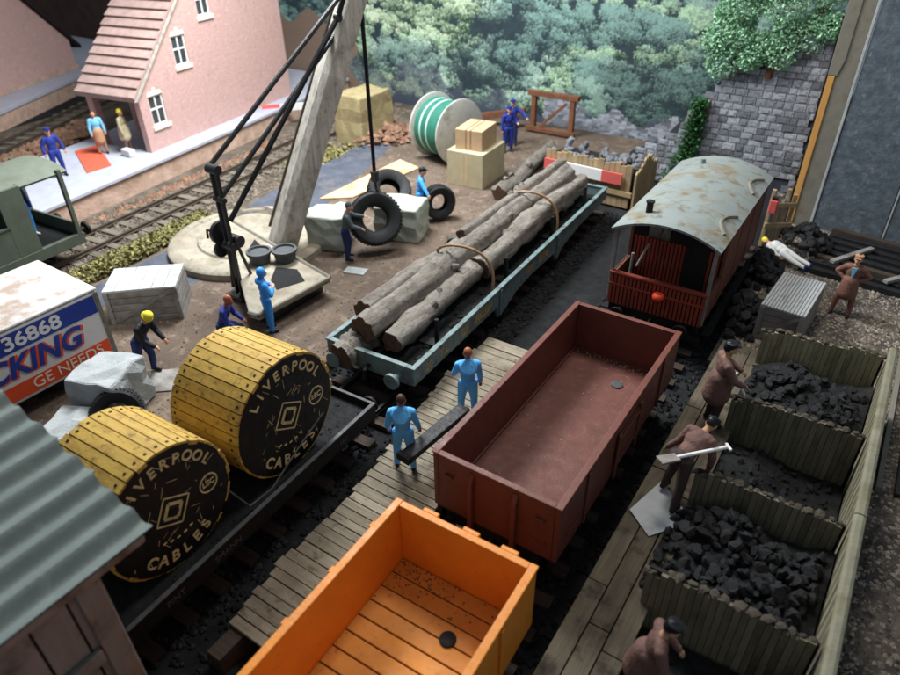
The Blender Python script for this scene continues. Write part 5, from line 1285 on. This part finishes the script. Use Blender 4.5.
# ------------------------------------------------------------------ people: one continuous body mesh each
def capsule_pts(a, b, ra, rb):
    return [Vector(p)*ra+a for p in ICO3[0]]+[Vector(p)*rb+b for p in ICO3[0]]
def person(label, loc, yaw_deg, look, lean=0, twist=0, armL=((-.25, .05, -1), (-.05, .25, -1)), armR=((.25, .05, -1), (.05, .25, -1)),
           legL=((-.1, .05, -1), (-.02, -.05, -1)), legR=((.1, .05, -1), (.02, -.05, -1)), coat=False, hood=False, hat=None, skirt=False, nod=0, H=1.9, group=None, rot=None):
    V = Vector
    bulk = 1.27; P = []   # prims: (kind, data..., label)
    hipL, hipR = V((-.1, 0, 0)), V((.1, 0, 0))
    UB = Matrix.Rotation(math.radians(-lean), 3, 'X') @ Matrix.Rotation(math.radians(twist), 3, 'Z')
    U = lambda x, y, z: UB @ V((x, y, z))
    def cap(a, b, ra, rb, lab):
        q = bulk if lab in ('top', 'bottom') else 1.05
        P.append(('c', V(a), V(b), ra*q, rb*q, lab))
    def ell(c, r, lab, M=None): P.append(('e', V(c), V(r), (M or Matrix.Identity(3)), lab))
    ell((0, 0, .02), (.175, .125, .15), 'bottom')
    ell(U(0, 0, .2), (.165, .115, .2), 'top', UB); ell(U(0, .005, .4), (.2, .13, .22), 'top', UB)
    cap(U(-.15, 0, .53), U(.15, 0, .53), .075, .075, 'top')
    if coat: cap(U(0, 0, .12), V((0, -.01, -.22)), .17, .2, 'top')
    if skirt: cap(V((0, 0, .0)), V((0, 0, -.34)), .17, .19, 'bottom')
    cap(U(0, 0, .56), U(0, .02, .68), .058, .055, 'skin')
    NM = UB @ Matrix.Rotation(math.radians(-nod), 3, 'X')
    hc = U(0, .03, .79)
    h = lambda x, y, z: hc+NM @ V((x, y, z))
    ell(hc, (.085, .105, .13), 'skin', NM)
    ell(h(0, .085, -.05), (.05, .04, .06), 'skin', NM)
    ell(h(0, .112, -.01), (.018, .026, .03), 'skin', NM)
    for sx in (-1, 1):
        ell(h(sx*.088, -.005, -.005), (.018, .03, .04), 'skin', NM)
        ell(h(sx*.036, .1, .022), (.016, .012, .011), 'hair', NM)
    ell(h(0, .115, -.062), (.028, .012, .009), 'lip', NM)
    if hood: ell(h(0, -.02, .02), (.115, .12, .15), 'top', NM); ell(U(0, -.1, .58), (.13, .08, .1), 'top', UB)
    else: ell(h(0, -.022, .045), (.094, .104, .115), 'hair', NM)
    if hood == 'down' : pass
    # arms
    for sd, (u_, f_) in ((-1, armL), (1, armR)):
        sh = U(sd*.205, 0, .52); ud = (UB @ V(u_)).normalized(); fd = (UB @ V(f_)).normalized()
        el = sh+ud*.29; wr = el+fd*.25
        cap(sh, el, .068, .052, 'top'); cap(el, wr, .054, .042, 'top')
        pal = wr+fd*.07; cap(wr, pal, .032, .036, 'skin')
        side = fd.cross(V((0, 0, 1)));
        if side.length < .1: side = V((1, 0, 0))
        side.normalize(); curl = side.cross(fd)
        for q, ln in ((-1.5, .052), (-.5, .066), (.5, .062), (1.5, .048)):
            a = pal+side*q*.02+fd*.02; b = a+fd*ln*.6-curl*.01; c_ = b+fd*ln*.3-curl*.03
            cap(a, b, .0125, .0115, 'skin'); cap(b, c_, .0115, .0105, 'skin')
        th0 = wr+fd*.03+side*(-sd)*.03; cap(th0, th0+fd*.05+side*(-sd)*.03, .0145, .012, 'skin')
    # legs
    low = 9
    for hp, (t_, s_) in ((hipL, legL), (hipR, legR)):
        td = V(t_).normalized(); sd_ = V(s_).normalized()
        kn = hp+td*.44; an = kn+sd_*.43
        cap(hp, kn, .098, .068, 'bottom'); cap(kn, an, .068, .05, 'bottom')
        cap(an+V((0, -.035, -.03)), an+V((0, .15, -.045)), .048, .04, 'shoe')
        low = min(low, an.z-.09)
    k = H/1.86
    bm = bmesh.new()
    for p in P:
        if p[0] == 'c': pts = capsule_pts(p[1], p[2], p[3], p[4])
        else: pts = [p[1]+p[3] @ V((q[0]*p[2].x, q[1]*p[2].y, q[2]*p[2].z)) for q in ICO3[0]]
        vs = [bm.verts.new(q) for q in pts]
        r = bmesh.ops.convex_hull(bm, input=vs)
        junk = list({e for e in r['geom_interior'] if isinstance(e, bmesh.types.BMVert)} | {e for e in r['geom_unused'] if isinstance(e, bmesh.types.BMVert)})
        if junk: bmesh.ops.delete(bm, geom=junk, context='VERTS')
    me = bpy.data.meshes.new('raw'); bm.to_mesh(me); bm.free()
    tmp = bpy.data.objects.new('raw', me); COL.objects.link(tmp)
    m = tmp.modifiers.new('r', 'REMESH'); m.mode = 'VOXEL'; m.voxel_size = .0135; m.use_smooth_shade = True
    sm = tmp.modifiers.new('s', 'SMOOTH'); sm.factor = .5; sm.iterations = 3
    dg = bpy.context.evaluated_depsgraph_get()
    out = bpy.data.meshes.new_from_object(tmp.evaluated_get(dg)); bpy.data.objects.remove(tmp)
    # clothing zones by nearest body region
    n = len(out.polygons); cen = np.zeros(n*3); out.polygons.foreach_get('center', cen); cen = cen.reshape(-1, 3)
    best = np.full(n, 9.0); lab = np.zeros(n, int); names = ['top', 'bottom', 'skin', 'hair', 'shoe', 'lip']
    for p in P:
        if p[0] == 'c':
            a = np.array(p[1]); b = np.array(p[2]); ab = b-a; t = np.clip(((cen-a) @ ab)/max(ab @ ab, 1e-9), 0, 1)
            d = np.linalg.norm(cen-(a+t[:, None]*ab), axis=1)-(p[3]+(p[4]-p[3])*t)
        else:
            q = (cen-np.array(p[1])) @ np.array(p[3]); r = np.array(p[2]); d = (np.linalg.norm(q/r, axis=1)-1)*r.min()
        w = d < best; best[w] = d[w]; lab[w] = names.index(p[-1])
    out.materials.clear()
    look = dict(look); look.setdefault('lip', 'dkskin')
    for nm in names: out.materials.append(MT[look.get(nm, 'skin')])
    out.polygons.foreach_set('material_index', lab.astype(np.int32))
    out.transform(Matrix.Scale(k, 4) @ Matrix.Translation((0, 0, -low)))
    o = put('person', out, None, loc, rot or (0, 0, math.radians(yaw_deg)))
    tag(o, label, 'person', group)
    HM = Matrix.Scale(k, 4) @ Matrix.Translation((0, 0, -low)) @ Matrix.Translation(hc) @ NM.to_4x4()
    if hat:
        kind, hm = hat
        if kind == 'helmet':
            MB().lathe([(.135, .03), (.13, .05), (.112, .055), (.11, .1), (.085, .145), (.04, .165), (.005, .17)], 20, HM).build('helmet', hm, o, smooth='auto')
        elif kind == 'cap':
            MB().lathe([(.1, .055), (.112, .1), (.105, .13), (.05, .145), (.005, .146)], 18, HM).box(-.07, .07, .08, .165, .06, .075, HM).build('cap', hm, o, smooth='auto')
        elif kind == 'bowler':
            MB().lathe([(.15, .06), (.15, .07), (.1, .075), (.1, .13), (.06, .165), (.005, .17)], 18, HM).build('hat', hm, o, smooth='auto')
    return o
SKY = dict(top='bluecloth', bottom='bluecloth', skin='dkskin', hair='hair', shoe='shoe')
fwd = lambda *a: a
G1 = 'pair in sky blue carrying a beam'
person('nearer figure in sky blue boilersuit carrying the dark beam on the planks', (-6.38, 7.72, .5), 32, SKY, armL=((-.3, -.12, -1), (-.02, .5, -.9)), armR=((.25, .15, -1), (.15, .35, -.9)), legL=((-.1, .12, -1), (-.05, -.1, -1)), legR=((.12, -.1, -1), (.08, -.15, -1)), hood='down' if False else False, group=G1, H=1.84)
SKY2 = dict(SKY); SKY2['hair'] = 'dkskin'
person('farther figure in sky blue boilersuit with bald brown head on the planks', (-6.12, 9.72, .5), 38, SKY2, armL=((-.3, .3, -1), (-.0, .8, -.7)), armR=((.2, .1, -1), (.1, .25, -1)), group=G1, H=1.84)
bmx = thing('carried_beam', 'dark timber beam held between the two sky blue figures', 'beam', (-5.95, 8.7, 1.18), math.radians(-6))
MB().box(-.15, .15, -1.4, .55, -.07, .07, Matrix.Rotation(.02, 4, 'X')).build('timber', 'coal', bmx, .02)
MB().box(-.16, .16, -1.41, -1.27, -.08, .08).build('end_band', 'under', bmx, .01)
for o in [o for o in bpy.data.objects if o.name.startswith('person')]:
    # a turned down collar hood on each suit back
    me = MB().lathe([(.05, -.06), (.17, -.05), (.2, 0), (.16, .05), (.06, .06)], 18, Matrix.Translation((0, -.12, 1.47)) @ Matrix.Rotation(.95, 4, 'X')).build('hood', 'bluecloth', o, smooth='auto')

NAVY = dict(top='navy', bottom='navy', skin='skin', hair='hair', shoe='shoe')
person('porter in navy uniform and cap standing on the pale platform', (-27.1, 12.8, 1.0), -95, NAVY, hat=('cap', 'navy'), armL=((-.5, .0, -1), (-.1, .5, -1)), armR=((.5, -.1, -1), (.1, .4, -1)))
person('woman in light blue top and tan skirt on the platform', (-28.1, 15.3, 1.0), -110, dict(top='ltblue', bottom='tancloth', skin='skin', hair='hair', shoe='shoe'), skirt=True, H=1.8)
person('person in yellow cap and brown clothes by the station porch', (-27.3, 16.0, 1.0), -60, dict(top='paper', bottom='browncloth', skin='skin', hair='yellowcloth', shoe='shoe'), hat=('helmet', 'yellowcloth'), H=1.8, coat=True)
tag(MB().box(-.3, .3, -.16, .16, 0, .3, Matrix.Translation((-26.9, 15.7, 1.0))).build('white_parcel', 'whitecloth', None, .05), 'small white parcel on the platform by the yellow capped person', 'parcel')
person('figure in blue standing on the olive van veranda', (-22.6, 9.1, 1.02), -70, dict(top='navy', bottom='hoodblue', skin='skin', hair='navydark', shoe='whitecloth'), H=1.85, hat=('cap', 'navy'))
person('worker in yellow helmet and black jacket bending beside the lorry', (-13.8, 6.95, .335), -70, dict(top='blackcloth', bottom='navydark', skin='skin', hair='yellowcloth', shoe='shoe'), lean=28, nod=20, hat=('helmet', 'yellowcloth'), armL=((-.1, .7, -.7), (.2, .9, -.2)), armR=((.1, .7, -.8), (-.2, .9, -.1)), legL=((-.12, .2, -1), (-.05, -.15, -1)), legR=((.12, -.1, -1), (.05, -.25, -1)), H=2.0)
person('small crouching figure in navy behind the far yellow drum', (-13.2, 8.9, .3), -60, dict(top='navy', bottom='navydark', skin='dkskin', hair='dkskin', shoe='shoe'), lean=20, legL=((-.2, .9, -.35), (-.05, -.5, -1)), legR=((.2, .9, -.3), (.05, -.5, -1)), armL=((-.2, .6, -.8), (.1, .9, -.3)), armR=((.2, .6, -.8), (-.1, .9, -.3)), H=1.9)
person('hooded figure in bright blue with arms folded at the crane bed plate', (-12.72, 10.05, .3), -30, dict(top='hoodblue', bottom='hoodblue', skin='skin', hair='hoodblue', shoe='shoe'), hood=True, armL=((-.4, .35, -.8), (.9, .45, .35)), armR=((.4, .35, -.8), (-.9, .45, .25)), H=1.9)
person('worker in grey green shirt steadying the hanging tyre', (-13.65, 14.35, .335), -50, dict(top='greycloth', bottom='navydark', skin='skin', hair='greycloth', shoe='shoe'), lean=12, armL=((-.3, .7, -.3), (.1, 1, .1)), armR=((.2, .6, -.7), (.1, .9, -.1)), legL=((-.12, .2, -1), (-.05, -.15, -1)), H=1.95)
person('worker in blue with dark cap rolling the upright tyre', (-13.45, 18.15, .3), -55, dict(top='hoodblue', bottom='hoodblue', skin='skin', hair='shoe', shoe='hoodblue'), lean=6, armR=((.75, .45, -.55), (.75, .55, -.6)), armL=((-.3, .1, -1), (-.1, .3, -1)), hat=('cap', 'shoe'), H=1.95)
person('front one of the two navy workers near the timber trestle', (-14.45, 26.3, .3), -130, dict(top='navy', bottom='navy', skin='skin', hair='navydark', shoe='shoe'), hat=('cap', 'navy'), armL=((-.4, .3, -.8), (.2, .9, .1)), H=2.0, group='navy workers')
person('rear one of the two navy workers near the timber trestle', (-14.75, 27.2, .3), -150, dict(top='navy', bottom='navydark', skin='skin', hair='navydark', shoe='shoe'), hat=('cap', 'navy'), armL=((-.7, .3, -.4), (-.4, .6, -.4)), H=2.05, group='navy workers')
COALM = dict(top='browncloth', bottom='dkbrown', skin='tancloth', hair='shoe', shoe='shoe')
person('standing coal man in brown coat and black cap with shovel', (-1.47, 11.95, .87), -60, COALM, coat=True, hat=('cap', 'shoe'), armL=((-.2, .6, -.6), (.5, .8, -.5)), armR=((.3, .4, -.8), (-.2, .8, -.5)), H=2.05)
person('bending coal man in brown shovelling on the pale sheet', (-1.45, 9.45, .905), -20, COALM, lean=58, nod=-20, hat=('cap', 'shoe'), armL=((-.3, .5, -.8), (-.5, .5, -.6)), armR=((.3, .7, -.5), (-.1, .9, -.4)), legL=((-.25, .5, -1), (-.05, -.4, -1)), legR=((.2, -.35, -1), (.1, -.3, -1)), H=2.0)
person('coal man in brown at the bottom edge beside the nearest bay', (-.72, 5.7, .62), -70, COALM, coat=True, lean=15, hat=('cap', 'shoe'), armL=((-.2, .6, -.7), (.3, .8, -.4)), armR=((.3, .5, -.8), (.1, .8, -.4)), H=1.9)
def shovel(label, a, b, blade_rot):
    a, b = Vector(a), Vector(b); t = thing('shovel', label, 'shovel', a, 0, 'coal shovels')
    d = (b-a); L = d.length; Q = d.to_track_quat('Z', 'Y').to_matrix().to_4x4()
    MB().tube([Q @ Vector((0, 0, z)) for z in (0, L)], .034, 8).build('handle', 'white', t, smooth='auto')
    MB().box(-.09, .09, -.02, .02, -.05, .0, Q).build('grip', 'white', t, .01)
    bl = MB().prism([(-.13, L-.02), (.13, L-.02), (.15, L+.32), (-.15, L+.32)], -.02, .02, 'y').build('blade', 'shedwood', t, .01)
    bl.data.transform(Q @ Matrix.Rotation(blade_rot, 4, 'Z'))
shovel('shovel with white handle held by the standing coal man', (-1.23, 12.29, 2.00), (-0.87, 12.28, 1.40), .3)
shovel('long handled shovel held out to the left by the bending coal man', (-0.82, 9.88, 2.15), (-1.50, 9.27, 2.05), .3)
person('man in brown suit and blue tie with hands on hips on the gravel', (.18, 19.4, .2), 175, dict(top='suit', bottom='suit', skin='skin', hair='hair', shoe='shoe'), armL=((-.75, -.25, -.8), (.75, .35, -.5)), armR=((.75, -.25, -.8), (-.75, .35, -.5)), legL=((-.2, .02, -1), (-.08, 0, -1)), legR=((.2, .05, -1), (.08, -.02, -1)), hat=('cap', 'tancloth'), coat=True, H=1.85)
su = [o for o in bpy.data.objects if o.name.startswith('person')][-1]
for o in bpy.data.objects:
    if o.get('label', '').startswith('man in brown suit'):
        MB().prism([(-.07, 1.52), (.07, 1.52), (.015, 1.2), (-.015, 1.2)], .125, .155, 'y').build('shirt_front', 'ltblue', o, .005)
person('figure in white with yellow hair lying against the coal pile', (-1.0, 21.4, .42), 0, dict(top='whitecloth', bottom='whitecloth', skin='skin', hair='yellowcloth', shoe='navy'), H=1.75, rot=(math.radians(-80), math.radians(0), math.radians(66)))
